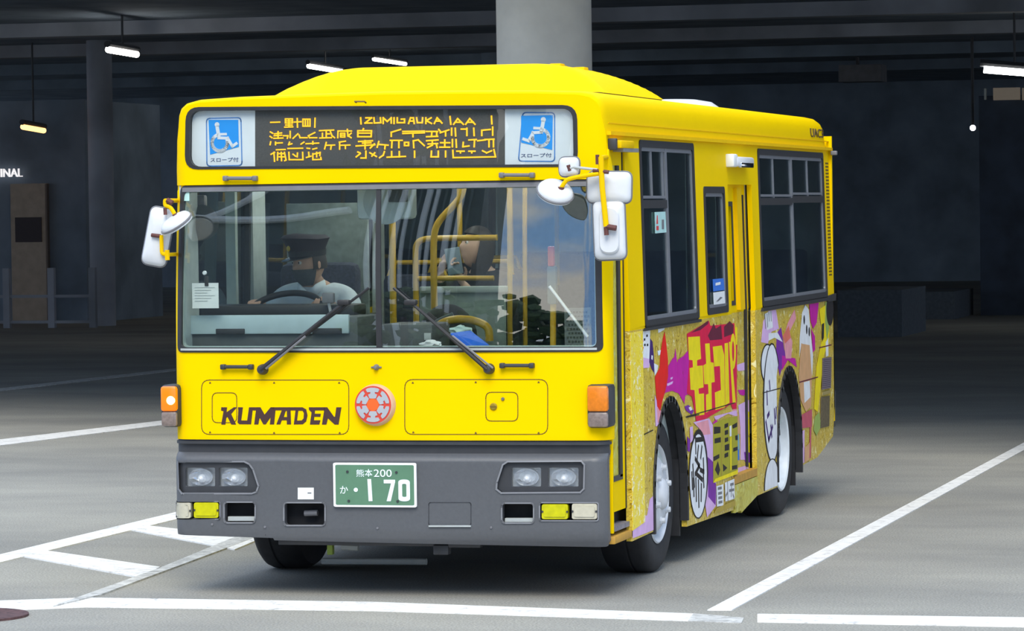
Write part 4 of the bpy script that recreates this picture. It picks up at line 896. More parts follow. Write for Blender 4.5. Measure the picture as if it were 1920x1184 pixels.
g3.ink(zc(L(A3, (355, 68), (378, 110), (395, 300), (408, 420), (402, 560), (385, 400), (330, 335), (316, 430), (318, 300), (335, 130)), ZT), WHI)
for x, y in ((348, 180), (365, 245), (382, 260)): c = A3(x, y); g3.ink(ell(c[0], c[1], .03, .032, n=10), BLA)
g3.ink(L(A3, (328, 340), (385, 350), (400, 560), (395, 760), (360, 800), (325, 720), (312, 560)), PEA)
g3.ink(L(A3, (345, 600), (385, 590), (390, 700), (350, 740)), WHI)
g3.ink(zc(L(A3, (385, 42), (446, 36), (432, 200), (408, 240), (392, 190)), ZT), MAG); g3.ink(L(A3, (395, 240), (420, 290), (422, 380), (405, 400), (400, 300)), MAG)
g3.ink(zc(L(A3, (450, 110), (520, 60), (515, 330), (480, 420), (440, 800), (415, 780), (430, 500), (470, 300)), ZT), GYL); g3.ink(zc(L(A3, (490, 60), (512, 55), (515, 240), (500, 320), (488, 200)), ZT), GRN)
g3.ink(L(A3, (465, 210), (482, 200), (480, 300), (468, 330)), BLA); g3.ink(L(A3, (492, 330), (510, 300), (510, 420), (494, 430)), WHI)
c = A3(524, 95); g3.ink(ell(c[0]-.02, c[1]-.02, .15, .105), BLA)
g3.line(L(A3, (316, 600), (440, 565)), .008, MRN); g3.line(L(A3, (450, 368), (530, 348)), .008, MRN)
g3.ink(L(A3, (330, 820), (400, 780), (400, 900), (335, 910)), gm('rose', (.55, .10, .14))); g3.ink(L(A3, (330, 930), (350, 920), (348, 1140), (332, 1150)), LAV); g3.ink(L(A3, (352, 1040), (390, 1000), (385, 1120), (352, 1140)), PEA)
g3.ink(L(A3, (420, 830), (450, 800), (460, 900), (430, 960), (410, 920)), GRN); g3.ink(L(A3, (385, 900), (396, 890), (392, 1110), (382, 1110)), MATS['print_rose'])
g3.mb.build('livery_print', s2, None)
gq = [A3(*p) for p in [(465, 650), (520, 640), (524, 430), (468, 438)]]
mb = MB(); mb.add(splate(gq, [], .004, .008), mat('grille_dark', (.07, .055, .06), .6))
for k in range(16):
    t_ = (k+.5)/16; a = Vector(gq[3])*t_+Vector(gq[0])*(1-t_); b_ = Vector(gq[2])*t_+Vector(gq[1])*(1-t_)
    for q in stroke([tuple(a), tuple(b_)], .010): mb.add(splate(q, [], .008, .012), mat('grille_slat', (.16, .12, .15), .5))
mb.add(splate([A3(*p) for p in [(455, 910), (515, 895), (518, 690), (460, 700)]], [], .003, .006), mat('grille_mesh', (.12, .09, .04), .7, var=.5, scale=70))
mb.build('engine_grille', s2)
part('number_tab', splate([A3(*p) for p in [(464, 690), (518, 672), (518, 650), (464, 668)]], [], .004, .010), mat('brass_tab', (.35, .27, .08), .5), s2)
# ---- wheels
def wheel(xs, yc, rear):
    sgn = 1 if xs > 0 else -1; R_ = .425; wd = .235
    t_ = empty('rear_wheel' if rear else 'front_wheel', (xs, yc, R_), parent=bus)
    prof = [(.262, 0), (.30, .012), (.36, .016), (.395, .010), (.415, -.006), (R_, -.03), (R_, -wd/2+.03), (.418, -wd/2+.026), (.418, -wd/2+.018), (R_, -wd/2+.014), (R_, -wd+.03), (.40, -wd-.01), (.32, -wd-.014), (.262, -wd)]
    mk = lambda vf: ([(xs+sgn*a, yc+b_, R_+c) for a, b_, c in vf[0]], vf[1])
    part('tyre', mk(lathe(prof, 64)), TYR, t_, 40)
    if rear:
        rp = [(.262, -.005), (.270, .010), (.262, .016), (.250, .008), (.245, -.02), (.23, -.05), (.19, -.085), (.12, -.10), (.11, -.085), (0, -.085)]
        part('rim', mk(lathe(rp, 56)), mat('rear_wheel_white', (.72, .76, .78), .4), t_, 40)
        nr, nx = .15, -.095
        part('hub', mk(lathe([(.09, -.09), (.085, -.02), (.06, -.005), (0, 0)], 28)), RIM, t_, 40)
    else:
        rp = [(.262, -.005), (.270, .008), (.262, .014), (.25, .002), (.245, -.03), (.225, -.035), (.20, .005), (.17, .025), (.12, .03), (0, .03)]
        part('rim', mk(lathe(rp, 56)), RIM, t_, 40)
        part('hub', mk(lathe([(.09, .015), (.085, .035), (.075, .05), (.05, .06), (0, .064)], 28)), RIM, t_, 40); nr, nx = .145, .018
    for k in range(6):
        a = math.radians(60*k+20); part('wheel_nut', mk(at(lathe([(.022, 0), (.022, .014), (.016, .016), (.015, .034), (0, .037)], 8), nx, nr*math.cos(a), nr*math.sin(a))), RIM, t_, 40)
for yc, rear in ((AF[0], False), (AR[0], True)):
    for xs in (1.095 if rear else 1.08, -1.11): wheel(xs, yc, rear)
    # arch liner and rubber lip
    for sgn, mp in ((1, mS), (-1, mL)):
        a0 = arch(yc, .428, z0=.26)
        mb = MB()
        for q in stroke(a0, .03): mb.add(splate(q, [], -.034, .010, mp), BLK)
        n_ = len(a0); V = []; Fc = []
        for u, v in a0:
            for w_ in (-.028, -.50): V.append(mp(u, v, w_))
        for k in range(n_-1): Fc.append((2*k, 2*k+1, 2*k+3, 2*k+2))
        Fc.append(tuple(2*k+1 for k in range(n_)))
        mb.add((V, Fc), UND); mb.build('wheel_arch', bus, 50)
# mud flap behind the front wheel
part('mud_flap', box(.78, 1.12, 1.90, 1.915, .16, .8), BLK, bus); part('mud_flap', box(.78, 1.12, 5.54, 5.555, .16, .8), BLK, bus)
# ---- underbody
part('chassis', join(box(-.62, .62, .30, 6.7, .36, .50), box(-1.10, 1.08, .22, 1.0, .34, .42), box(-1.10, 1.08, 2.05, 4.5, .34, .42), box(-1.10, 1.08, 5.7, 6.8, .38, .5)), UND, bus)
part('front_axle', join(tube([(-.9, 1.495, .40), (.9, 1.495, .40)], .055, 10), tube([(-.95, 1.35, .25), (.4, 1.30, .25)], .022, 8)), mat('axle_grey', (.12, .125, .13), .5), bus)
a, b_ = P(604, 1053, .9), P(800, 1054, .9)
part('tie_rod', tube([a, b_], .018, 8), LGR, bus)
a, b_ = P(525, 1017, .15), P(905, 1022, .15)
part('lower_valance', join(box(a.x, b_.x, .12, .17, a.z-.012, a.z+.02, .004), box(b_.x-.17, b_.x, .10, .16, b_.z-.012, b_.z+.025, .004), box(b_.x-.25, b_.x-.17, .10, .16, b_.z-.05, b_.z-.0, .004)), DGR, bus)
a = P(655, 1026, .5); part('air_tank', tube([(a.x-.04, .5, a.z), (a.x+.05, .5, a.z-.004)], .018, 10), LGR, bus)
a = P(620, 1030, .5); part('drain_valve', join(box(a.x-.015, a.x+.015, .48, .52, a.z-.03, a.z+.03, .004)), GRN, bus)
part('rear_axle', tube([(-.9, AR[0], .425), (.9, AR[0], .425)], .07, 10), UND, bus)

# ---- mirrors
def dish(c, nrm, up, shape, depth, m, name, parent, rim=BLK):
    """mirror housing: a shallow domed back facing along nrm, outline shape in metres"""
    n_ = Vector(nrm).normalized(); u_ = Vector(up); u_ = (u_-n_*u_.dot(n_)).normalized(); s_ = u_.cross(n_); c = Vector(c)
    put = lambda a, b_, d: c+s_*a+u_*b_+n_*d
    rings = [(1, -depth*.6), (1.0, 0), (.97, depth*.35), (.86, depth*.75), (.6, depth), (.3, depth*1.05)]
    k = len(shape); V = []; Fc = []
    for sc_, d in rings: V += [put(a*sc_, b_*sc_, d) for a, b_ in shape]
    for i in range(len(rings)-1):
        for j in range(k): q = (j+1) % k; Fc.append((i*k+j, i*k+q, (i+1)*k+q, (i+1)*k+j))
    Fc.append(tuple((len(rings)-1)*k+j for j in range(k)))
    o = part(name, (V, Fc), m, parent, 50)
    part('mirror_rim', (lambda pts: tube(pts+[pts[0]], .006, 6, False))([put(a*1.005, b_*1.005, -.004) for a, b_ in shape]), MGR, o)
    part('mirror_face', ([put(a*.98, b_*.98, -depth*.5) for a, b_ in shape], [tuple(range(k))]), CHR, o)
    return o
def rr(wd, h, r): return rpoly([(-wd/2, -h/2), (wd/2, -h/2), (wd/2, h/2), (-wd/2, h/2)], r)
MW = mat('mirror_white', (.66, .68, .70), .35, var=.03)
mr = empty('mirror_arm', P(1130, 330, -.22), parent=bus); mr['label'] = 'yellow mirror arm carrying four white mirrors'
YM = -.22
p_ = lambda x, y, yy=YM: P(970+x/4.933, 270+y/4.933, yy)
part('arm_tube', tube([p_(772, 122), p_(778, 260), p_(785, 400), p_(822, 765)], .014, 10), YELP, mr)
part('arm_bracket', tube([p_(775, 130), (1.13, .19, p_(775, 130).z+.01)], .013, 8), YELP, mr); part('arm_bracket', tube([p_(815, 740), (1.13, .12, p_(815, 740).z)], .010, 8), YELP, mr)
for q, r_ in (([p_(740, 100), p_(742, 190)], .010), ([p_(700, 245), p_(845, 262)], .010), ([p_(820, 765), p_(915, 780)], .014), ([p_(820, 770), p_(825, 845)], .012)): part('arm_joint', tube(q, r_, 8), RST, mr)
part('side_arm', tube([p_(755, 275), p_(620, 295), p_(480, 325), p_(440, 355), p_(405, 410)], .011, 8, smooth_n=4), YELP, mr)
part('side_arm', tube([p_(740, 240), p_(520, 215), p_(490, 225)], .007, 8), LGR, mr)
part('arm_joint', tube([p_(405, 400), p_(398, 445)], .016, 10), RST, mr); part('arm_joint', tube([p_(478, 195, YM+.01), p_(492, 250, YM+.01)], .016, 10), RST, mr)
sc1 = .00262*.96
dish(p_(352, 442, YM+.01), (.36, -.50, .78), (.0, .5, .4), ell(0, 0, 180/4.933*sc1*1.0, 180/4.933*sc1*.98), .03, MW, 'round_mirror', mr)
dish(p_(480, 212, YM+.03), (-.1, -1, .05), (0, 0, 1), rr(.105, .095, .03), .03, MW, 'small_mirror', mr)
dish(p_(850, 402, YM+.09), (.0, -1, .05), (.02, 0, 1), rr(.225, .155, .035), .035, MW, 'wide_mirror', mr)
dish(p_(853, 797, YM+.075), (0, -1, .02), (-.03, 0, 1), rr(.160, .295, .035), .035, MW, 'tall_mirror', mr)
c = p_(853, 800, YM+.042); part('mirror_boss', ([(c.x+a, c.y-.008-d, c.z+b_) for sc_, d in ((1, 0), (.93, .008)) for a, b_ in rr(.10*sc_, .235*sc_, .05)], (lambda k: [(j, (j+1) % k, k+(j+1) % k, k+j) for j in range(k)]+[tuple(range(k, 2*k))])(len(rr(.1, .2, .05)))), MW, mr, 40)
ml = empty('mirror_arm', P(310, 430, -.02), parent=bus); ml['label'] = 'yellow mirror arm carrying two white mirrors'
YM2 = -.03
q_ = lambda x, y, yy=YM2: P(260+x/7.89, 360+y/7.89, yy)
part('arm_tube', tube([q_(390, 130), q_(395, 200), q_(460, 225), q_(515, 300), q_(540, 360)], .011, 8, smooth_n=3), YELP, ml)
part('arm_tube', tube([q_(335, 640), q_(340, 800), q_(348, 905), q_(415, 925)], .011, 8, smooth_n=3), YELP, ml)
part('arm_bracket', join(tube([q_(420, 860), q_(425, 1010)], .013, 8), tube([q_(425, 930), (-1.16, .12, q_(425, 930).z)], .010, 8)), YELP, ml); part('arm_bracket', tube([q_(390, 130), (-1.155, .13, q_(390, 130).z)], .011, 8), YELP, ml)
for q, r_ in (([q_(390, 240), q_(395, 340)], .010), ([q_(190, 640), q_(320, 655)], .010), ([q_(530, 330), q_(560, 390)], .014), ([q_(420, 120), q_(500, 165)], .014)): part('arm_joint', tube(q, r_, 8), RST, ml)
TM = [(-45/7.89, 55.8), (150/7.89-1, 55.8), (26, 50), (26, -55.8), (-24, -55.8), (-24, -40)]
dish(q_(290, 665, YM2+.05), (.12, -1, .03), (.20, 0, 1), rr(.128, .302, .035), .035, MW, 'tall_mirror', ml)
dish(q_(555, 455, YM2-.02), (-.42, -.40, .82), (0, .5, .4), ell(0, 0, .088, .088), .03, MW, 'round_mirror', ml)

# ---- interior fixed to the bus
FLR = .58
INT = mat('interior_grey_green', (.46, .52, .49), .6, var=.08); IND = mat('interior_dark', (.075, .085, .085), .7, var=.1); RAIL = mat('yellow_rail', (.62, .37, .02), .35, var=.06)
TEAL = mat('dash_panel_pale', (.40, .50, .52), .55, var=.05); SEATF = mat('seat_fabric_dark', (.045, .05, .075), .85, var=.3, scale=60)
part('cabin_floor', join(box(-1.1, .70, .25, 6.8, .50, FLR), box(.70, 1.06, .88, 6.8, .50, FLR)), IND, bus)
part('inner_lining', join(box(-1.135, -1.12, .5, 6.8, FLR, 1.36), box(-1.12, -1.09, .3, 6.8, 2.31, 2.40), box(1.08, 1.105, .3, 6.8, 2.335, 2.40), box(-1.10, 1.08, .45, 6.8, 2.44, 2.46), box(-1.1, 1.09, 6.82, 6.84, FLR, 2.4), box(1.06, 1.075, .9, 3.25, FLR, 1.34), box(1.06, 1.075, 4.1, 6.8, FLR, 1.34)), INT, bus)
part('pillar_lining', fplate([(-1.150, 1.25), (1.138, 1.25), (1.138, 2.128), (-1.150, 2.128)], [inset(WS_IN, .006)], -.05, -.0205), mat('pale_green_post', (.42, .50, .46), .6), bus)
part('pillar_lining', box(-1.142, -1.118, .125, .335, 1.25, 2.32), INT, bus)
for y0, y1 in ((1.24, 1.46), (3.57, 3.78), (6.52, 6.80)): part('pillar_lining', box(-1.139, -1.118, y0, y1, 1.36, 2.32), INT, bus)
for y0, y1 in ((.56, .90), (2.28, 2.52), (3.13, 3.27), (4.02, 4.20)): part('pillar_lining', box(1.095, 1.10, y0, y1, 1.36, 2.32), INT, bus)
part('corner_post_lining', box(1.065, 1.11, .16, .19, 1.27, 2.1), mat('pale_green_post', (.42, .50, .46), .6), bus)
# dashboard in front of the driver
ds = empty('dashboard', (-.6, .4, 1.3), parent=bus)
def pbox(px0, py0, px1, py1, y, d, bev=.01):
    a, b_ = P(px0, py0, y), P(px1, py1, y); return box(a.x, b_.x, y, y+d, b_.z, a.z, bev)
part('dash_body', join(pbox(345, 596, 672, 680, .22, .40), box(-1.10, 1.05, .10, .62, .85, 1.25, .02)), IND, ds)
part('dash_top', pbox(345, 573, 665, 594, .50, .22, .015), BLK, ds)
part('instrument_back', pbox(350, 592, 654, 626, .20, .03, .006), TEAL, ds)
part('dash_vent', pbox(404, 617, 458, 627, .19, .02, .004), BLK, ds); part('dash_vent', pbox(585, 616, 640, 627, .19, .02, .004), BLK, ds)
part('console', pbox(712, 608, 812, 680, .55, .35, .02), mat('console_grey', (.09, .10, .105), .6), ds)
part('console_label', pbox(795, 625, 808, 638, .54, .01, .001), LGR, ds)
# steering wheel
c = P(532, 592, .66); sw = empty('steering_wheel', c, parent=bus)
R_ = .218; tilt = math.radians(32); V = []
ring_ = [Vector((c.x+R_*math.cos(a), c.y+R_*math.sin(a)*math.cos(tilt), c.z+R_*math.sin(a)*math.sin(tilt)*1.0)) for a in [2*math.pi*k/40 for k in range(41)]]
part('rim', tube(ring_, .017, 10, False), BLK, sw, 50)
part('spoke', join(tube([ring_[2], c, ring_[18]], .014, 8), tube([c, ring_[30]], .014, 8)), BLK, sw); part('steering_column', tube([c+Vector((0, 0, .02)), c+Vector((0, -.12, -.35))], .035, 12), IND, sw)
# driver's seat and partition
dsx = P(575, 560, 1.30).x
se = empty('driver_seat', (dsx, 1.45, FLR), parent=bus)
part('seat_cushion', box(dsx-.24, dsx+.24, 1.10, 1.58, .96, 1.08, .04), SEATF, se); part('backrest', box(dsx-.23, dsx+.23, 1.50, 1.62, 1.05, 1.70, .05), SEATF, se); part('seat_base', box(dsx-.16, dsx+.16, 1.2, 1.5, FLR, .97, .02), IND, se)
part('driver_partition', box(-1.10, P(690, 500, 1.78).x, 1.78, 1.81, P(690, 720, 1.78).z, P(690, 380, 1.78).z, .004), mat('partition_olive', (.22, .26, .24), .6, var=.2), bus)
part('driver_side_post', join(*[(lambda a, b_: box(a.x, b_.x, .80, .84, FLR, 2.3))(P(x0, 500, .8), P(x1, 500, .8)) for x0, x1 in ((424, 442),)]), mat('post_pale_green', (.36, .43, .38), .6), bus)
# visor, monitor box
mo = part('route_monitor', pbox(667, 345, 772, 411, .32, .12, .025), mat('monitor_white', (.62, .70, .68), .4), bus, 40)
c = P(722, 378, .315); part('monitor_bezel', at(lathe([(0, -.012), (.09, -.012), (.115, -.006), (.12, 0)], 30, 'y'), c.x, .32, c.z), mat('monitor_pale', (.48, .55, .54), .5), mo, 40)
part('monitor_camera', pbox(727, 356, 760, 379, .27, .05, .006), IND, mo)
fn = empty('driver_fan', P(378, 410, .35), parent=bus); c = P(378, 418, .35)
part('fan_cage', at(lathe([(0, -.05), (.04, -.045), (.085, -.02), (.095, 0), (.085, .03), (0, .04)], 24, 'y'), c.x, c.y, c.z), IND, fn, 40); part('fan_mount', pbox(366, 366, 384, 398, .36, .05, .012), MGR, fn)
# rails
def rail(pts, r=.016, name='grab_rail', lab=None): return part(name, tube(pts, r, 10, smooth_n=5), RAIL, bus, 50)
pr = lambda y, *pts: [P(px, py, y) for px, py in pts]
rail(pr(1.7, (815, 640), (814, 560), (813, 480), (815, 436), (826, 412), (848, 388), (864, 368), (870, 345)), .019)
rail(pr(2.1, (781, 640), (780, 560), (779, 480), (782, 458), (796, 449), (830, 447), (932, 446)), .017)
rail(pr(2.1, (783, 523), (850, 522), (926, 522)), .015)
rail(pr(2.4, (957, 670), (956, 600), (956, 480), (955, 345)), .015); rail(pr(3.0, (985, 670), (984, 480), (984, 345)), .014)
rail(pr(1.0, (821, 640), (822, 615), (834, 604), (860, 599), (890, 602), (914, 615), (918, 640)), .022)
rail(pr(2.5, (738, 640), (736, 480), (735, 345)), .02)
rail(pr(.6, (1037, 660), (1037, 560), (1034, 470)), .016)
a = P(1034, 480, .57); part('stop_handle', box(a.x-.017, a.x+.017, .55, .585, a.z-.055, a.z+.05, .008), mat('orange_plastic', (.85, .12, .02), .4), bus)
a = P(1036, 535, .57); part('handle_holder', box(a.x-.028, a.x+.022, .56, .60, a.z-.10, a.z+.10, .01), mat('holder_green_grey', (.14, .18, .16), .6), bus)
part('door_arm', tube([P(1030, 537, .3), P(1102, 632, .3)], .008, 8), WHT, bus)
part('front_guard_panel', join(pbox(786, 548, 948, 700, 2.25, .03, .005)), mat('guard_panel_green', (.30, .38, .33), .6, var=.12), bus); part('guard_panel_cap', pbox(786, 538, 948, 549, 2.23, .06, .006), mat('guard_cap_pale', (.42, .50, .45), .5), bus)
mb = MB(); a, b_ = P(1058, 578, .75), P(1108, 660, .75)
mb.add(box(a.x, b_.x, .75, .77, b_.z-.1, a.z), mat('mesh_panel_grey', (.24, .27, .27), .6))
for i in range(7):
    for k in range(12):
        x, z = a.x+.012+(b_.x-a.x-.02)*(i+.5*(k % 2))/7, a.z-.02-.022*k
        mb.add(box(x, x+.010, .745, .752, z-.007, z+.003), IND)
mb.build('perforated_panel', bus)
for x in (-.46, .44):  # ceiling tubes added to brighten the driver and the cabin
    cl = part('cabin_fill_lamp', box(x-.05, x+.05, .70, 3.4, 2.415, 2.44, .006), WPA, bus)
    part('lit_tube', tube([(x, .75, 2.405), (x, 3.35, 2.405)], .015, 8), mat('cabin_fill_tube', (.9, .9, .9), emit=(.95, 1, .97), es=24), cl)
# passenger seats
def pseat(x, y):
    s_ = empty('passenger_seat', (x, y, FLR), parent=bus)
    part('seat_cushion', box(x-.21, x+.21, y-.22, y+.22, FLR+.38, FLR+.47, .03), SEATF, s_); part('backrest', box(x-.21, x+.21, y+.18, y+.27, FLR+.42, FLR+1.02, .04), SEATF, s_)
    part('grab_handle', tube([(x-.18, y+.22, FLR+1.0), (x-.15, y+.22, FLR+1.09), (x+.15, y+.22, FLR+1.09), (x+.18, y+.22, FLR+1.0)], .015, 8), RAIL, s_); part('seat_leg', box(x-.05, x+.05, y-.1, y+.15, FLR, FLR+.40, .01), IND, s_)
pxs = P(880, 470, 3.0).x
pseat(pxs, 3.1); pseat(-.75, 3.0); pseat(-.75, 3.9); pseat(-.75, 4.8); pseat(.72, 4.9)
for y in (3.0, 4.2, 5.4): part('ceiling_rail_post', tube([(-.42, y, FLR+.9), (-.42, y, 2.42)], .016, 8), RAIL, bus)
part('rear_bench', join(box(-1.0, 1.0, 6.2, 6.75, FLR, FLR+.5, .02), box(-1.0, 1.0, 6.65, 6.8, FLR+.5, FLR+1.1, .03)), SEATF, bus)

# ---- loose things inside
a, b_ = P(363, 531, .16), P(413, 578, .16)
nt_ = empty('memo_sheet', ((a.x+b_.x)/2, .16, b_.z), 'white memo sheet clipped inside the lower windscreen before the driver', 'paper')
part('sheet', box(a.x, b_.x, .135, .138, b_.z, a.z), WPA, nt_)
mb = MB()
for k in range(6): mb.add(box(a.x+.015, b_.x-.02-.02*(k % 3), .133, .135, a.z-.025-.014*k, a.z-.022-.014*k), LGR)
mb.build('print_lines', nt_); c = P(388, 526, .14); part('clip', box(c.x-.010, c.x+.010, .128, .14, c.z-.03, c.z+.022, .003), BLK, nt_)
c = P(384, 512, .14); part('suction_cup', at(lathe([(0, -.012), (.010, -.01), (.012, 0)], 12, 'y'), c.x, .14, c.z), WHT, nt_)
a, b_ = P(848, 626, .30), P(916, 655, .30); bl = empty('blue_folder', (a.x, .3, b_.z), 'bright blue folder leaning on the dash behind the right wiper', 'folder')
bm = bmesh.new(); pts = [P(845, 625, .24), P(882, 620, .46), P(918, 648, .46), P(868, 652, .24)]
V = [tuple(p) for p in pts]+[tuple(p-Vector((0, 0, .012))) for p in pts]
part('cover', (V, [(0, 1, 2, 3), (7, 6, 5, 4), (0, 4, 5, 1), (1, 5, 6, 2), (2, 6, 7, 3), (3, 7, 4, 0)]), mat('folder_blue', (.01, .14, .75), .5), bl, None)
def crumple(px, py, y, r, m, name, label, cat, sc_=(1.3, .8, .6)):
    bm = bmesh.new(); bmesh.ops.create_icosphere(bm, subdivisions=3, radius=r); rnd = random.Random(px); ph = [rnd.uniform(0, 6) for _ in range(6)]
    for v in bm.verts:
        d = v.co.normalized(); k = 1+.22*math.sin(5*d.x+ph[0])*math.sin(6*d.z+ph[1])+.15*math.sin(11*d.y+ph[2]+4*d.x)
        v.co = Vector((v.co.x*k*sc_[0], v.co.y*k*sc_[1], v.co.z*k*sc_[2]))
    c = P(px, py, y); o = part(name, at(bm_vf(bm), *c), m, None, 60); tag(o, label, cat); return o
crumple(808, 647, .22, .042, WPA, 'crumpled_cloth', 'small crumpled white cloth at the foot of the windscreen', 'cloth')
crumple(864, 621, .50, .045, mat('cloth_aqua', (.45, .60, .55), .8, var=.2, scale=30), 'face_towel', 'pale aqua towel lying behind the blue folder', 'towel')
bgp = P(835, 610, 1.5); bm = bmesh.new(); bmesh.ops.create_uvsphere(bm, u_segments=20, v_segments=12, radius=.17)
tk = empty('backpack', bgp, 'dark round backpack standing behind the low yellow arch rail', 'bag')
part('bag_body', ([(bgp.x-.01+a*1.0, bgp.y+.08+b_*.7, bgp.z-.09+c*1.2) for a, b_, c in bm_vf(bm)[0]], []) if False else (lambda vf: ([(bgp.x-.01+a, bgp.y+.08+b_*.7, bgp.z-.08+c*1.15) for a, b_, c in vf[0]], vf[1]))(bm_vf(bm)), mat('bag_black', (.02, .02, .024), .8, var=.3), tk, 60)
part('bag_strap', tube([(bgp.x-.08, bgp.y-.06, bgp.z-.14), (bgp.x-.05, bgp.y-.07, bgp.z), (bgp.x+.06, bgp.y-.05, bgp.z+.06)], .014, 8, smooth_n=4), mat('bag_strap_grey', (.10, .13, .13), .7), tk)
gp = P(616, 560, .46); gd = empty('dash_camera', gp, 'small dark dash camera on a stalk before the driver', 'camera')
part('camera_body', box(gp.x-.032, gp.x+.032, .44, .48, gp.z-.025, gp.z+.03, .008), MGR, gd); part('stalk', tube([gp+Vector((0, 0, -.02)), gp+Vector((0, .03, -.07))], .008, 8), WHT, gd)

# ---- people
def skin(verts, edges, radii, root=0, sub=2):
    me = bpy.data.meshes.new('s'); me.from_pydata([tuple(v) for v in verts], edges, []); o = bpy.data.objects.new('s', me); COL.objects.link(o)
    m = o.modifiers.new('k', 'SKIN'); o.modifiers.new('s', 'SUBSURF').levels = sub; o.modifiers['s'].render_levels = sub
    for k, d in enumerate(me.skin_vertices[0].data): d.radius = (radii[k], radii[k]) if not isinstance(radii[k], tuple) else radii[k]; d.use_root = (k == root)
    dg = bpy.context.evaluated_depsgraph_get(); r = bpy.data.meshes.new_from_object(o.evaluated_get(dg))
    vf = ([tuple(v.co) for v in r.vertices], [tuple(p.vertices) for p in r.polygons]); bpy.data.objects.remove(o); bpy.data.meshes.remove(me); bpy.data.meshes.remove(r); return vf
def chain(pts, rad, sub=2):
    return skin(pts, [(i, i+1) for i in range(len(pts)-1)], rad, 0, sub)
def remesh(vf, vox):
    me = bpy.data.meshes.new('r'); me.from_pydata([tuple(v) for v in vf[0]], [], vf[1]); o = bpy.data.objects.new('r', me); COL.objects.link(o)
    m = o.modifiers.new('r', 'REMESH'); m.mode = 'VOXEL'; m.voxel_size = vox; s_ = o.modifiers.new('s', 'SMOOTH'); s_.factor = .5; s_.iterations = 3
    dg = bpy.context.evaluated_depsgraph_get(); r = bpy.data.meshes.new_from_object(o.evaluated_get(dg))
    out = ([tuple(v.co) for v in r.vertices], [tuple(p.vertices) for p in r.polygons]); bpy.data.objects.remove(o); bpy.data.meshes.remove(me); bpy.data.meshes.remove(r); return out
def head_vf(c, yaw, pitch=0, sc_=1.0):
    """head about its centre: face towards -y before turning; 23 cm tall"""
    bm = bmesh.new(); bmesh.ops.create_uvsphere(bm, u_segments=40, v_segments=28, radius=1)
    for v in bm.verts:
        x, y, z = v.co; a = .077; 
        w_ = 1-.30*max(0, -z)**1.6; fy = .098 if y > 0 else .092
        X, Y_, Z_ = x*a*w_, y*fy*(1-.18*max(0, -z) if y < 0 else 1-.35*max(0, -z)**1.5), z*.118
        if y < 0:
            Y_ -= .020*math.exp(-((X/.013)**2+((Z_+.015)/.022)**2))          # nose
            Y_ -= .009*math.exp(-((X/.03)**2+((Z_+.062)/.012)**2))           # lips
            Y_ -= .010*math.exp(-((X/.025)**2+((Z_+.10)/.016)**2))           # chin
            for s_ in (-1, 1): Y_ += .010*math.exp(-(((X-s_*.031)/.016)**2+((Z_-.018)/.012)**2))  # eye sockets
            Y_ -= .006*math.exp(-(((abs(X)-.030)/.025)**2+((Z_-.042)/.010)**2))  # brows
        v.co = (X*sc_, Y_*sc_, Z_*sc_)
    vf = bm_vf(bm); parts_ = [vf]
    for s_ in (-1, 1):
        bm = bmesh.new(); bmesh.ops.create_uvsphere(bm, u_segments=14, v_segments=10, radius=1)
        parts_.append(([(s_*.079+x*.010, .012+y*.020, .0+z*.032) for x, y, z in bm_vf(bm)[0]], sph))
    M_ = Matrix.Translation(c) @ Matrix.Rotation(yaw, 4, 'Z') @ Matrix.Rotation(pitch, 4, 'X')
    return xf(join(*parts_), M_), M_
_b = bmesh.new(); bmesh.ops.create_uvsphere(_b, u_segments=14, v_segments=10, radius=1); sph = bm_vf(_b)[1]
def hand_vf(w_, d, palm_n, size=.18, curl=.6, side=1):
    """five separate fingers curled towards -palm_n; w_ wrist, d pointing direction"""
    d = Vector(d).normalized(); n_ = Vector(palm_n); n_ = (n_-d*n_.dot(d)).normalized(); s_ = d.cross(n_)*side; w_ = Vector(w_); out = []
    L0 = size*.5
    out.append(skin([w_-d*.02, w_+d*L0*.5, w_+d*L0*.9], [(0, 1), (1, 2)], [(.026, .02), (.036, .016), (.040, .014)], 0, 2))
    for k, ln in enumerate((.40, .45, .42, .34)):
        b_ = w_+d*L0*.85+s_*(k-1.5)*.0195; ln *= size; pts = [b_]; ang = curl*.5; 
        for sg in (.42, .33, .25): pts.append(pts[-1]+(d*math.cos(ang)-n_*math.sin(ang))*ln*sg); ang += curl*(.9+.12*k)
        out.append(chain([b_-d*.02]+pts, [.0085, .0088, .0084, .0078, .0068], 1))
    tb = w_+d*L0*.25-s_*.030; td = (d*.7-s_*.6-n_*.35).normalized()
    out.append(chain([tb, tb+td*.03, tb+td*.03+(td*.5+d*.5-n_*.25)*.028, tb+td*.03+(td*.35+d*.65-n_*.4)*.052], [.012, .011, .0095, .008], 1))
    return join(*out)
SKN = mat('skin', (.56, .33, .22), .55, var=.06, scale=25); SKN2 = mat('skin_light', (.66, .42, .30), .55, var=.05, scale=25)
SHIRT = mat('white_shirt', (.66, .73, .76), .8, var=.04, scale=40, bump=.1, bscale=60); CAPM = mat('cap_navy', (.03, .022, .032), .75, var=.15); HAIR = mat('dark_hair', (.022, .016, .014), .6, var=.3, scale=80)
EYE = mat('eye_white', (.75, .74, .72), .3); IRIS = mat('eye_dark', (.03, .02, .015), .2); MASK = mat('grey_mask', (.085, .095, .10), .85, var=.1, scale=60); TRO = mat('dark_trousers', (.03, .032, .04), .85, var=.2)
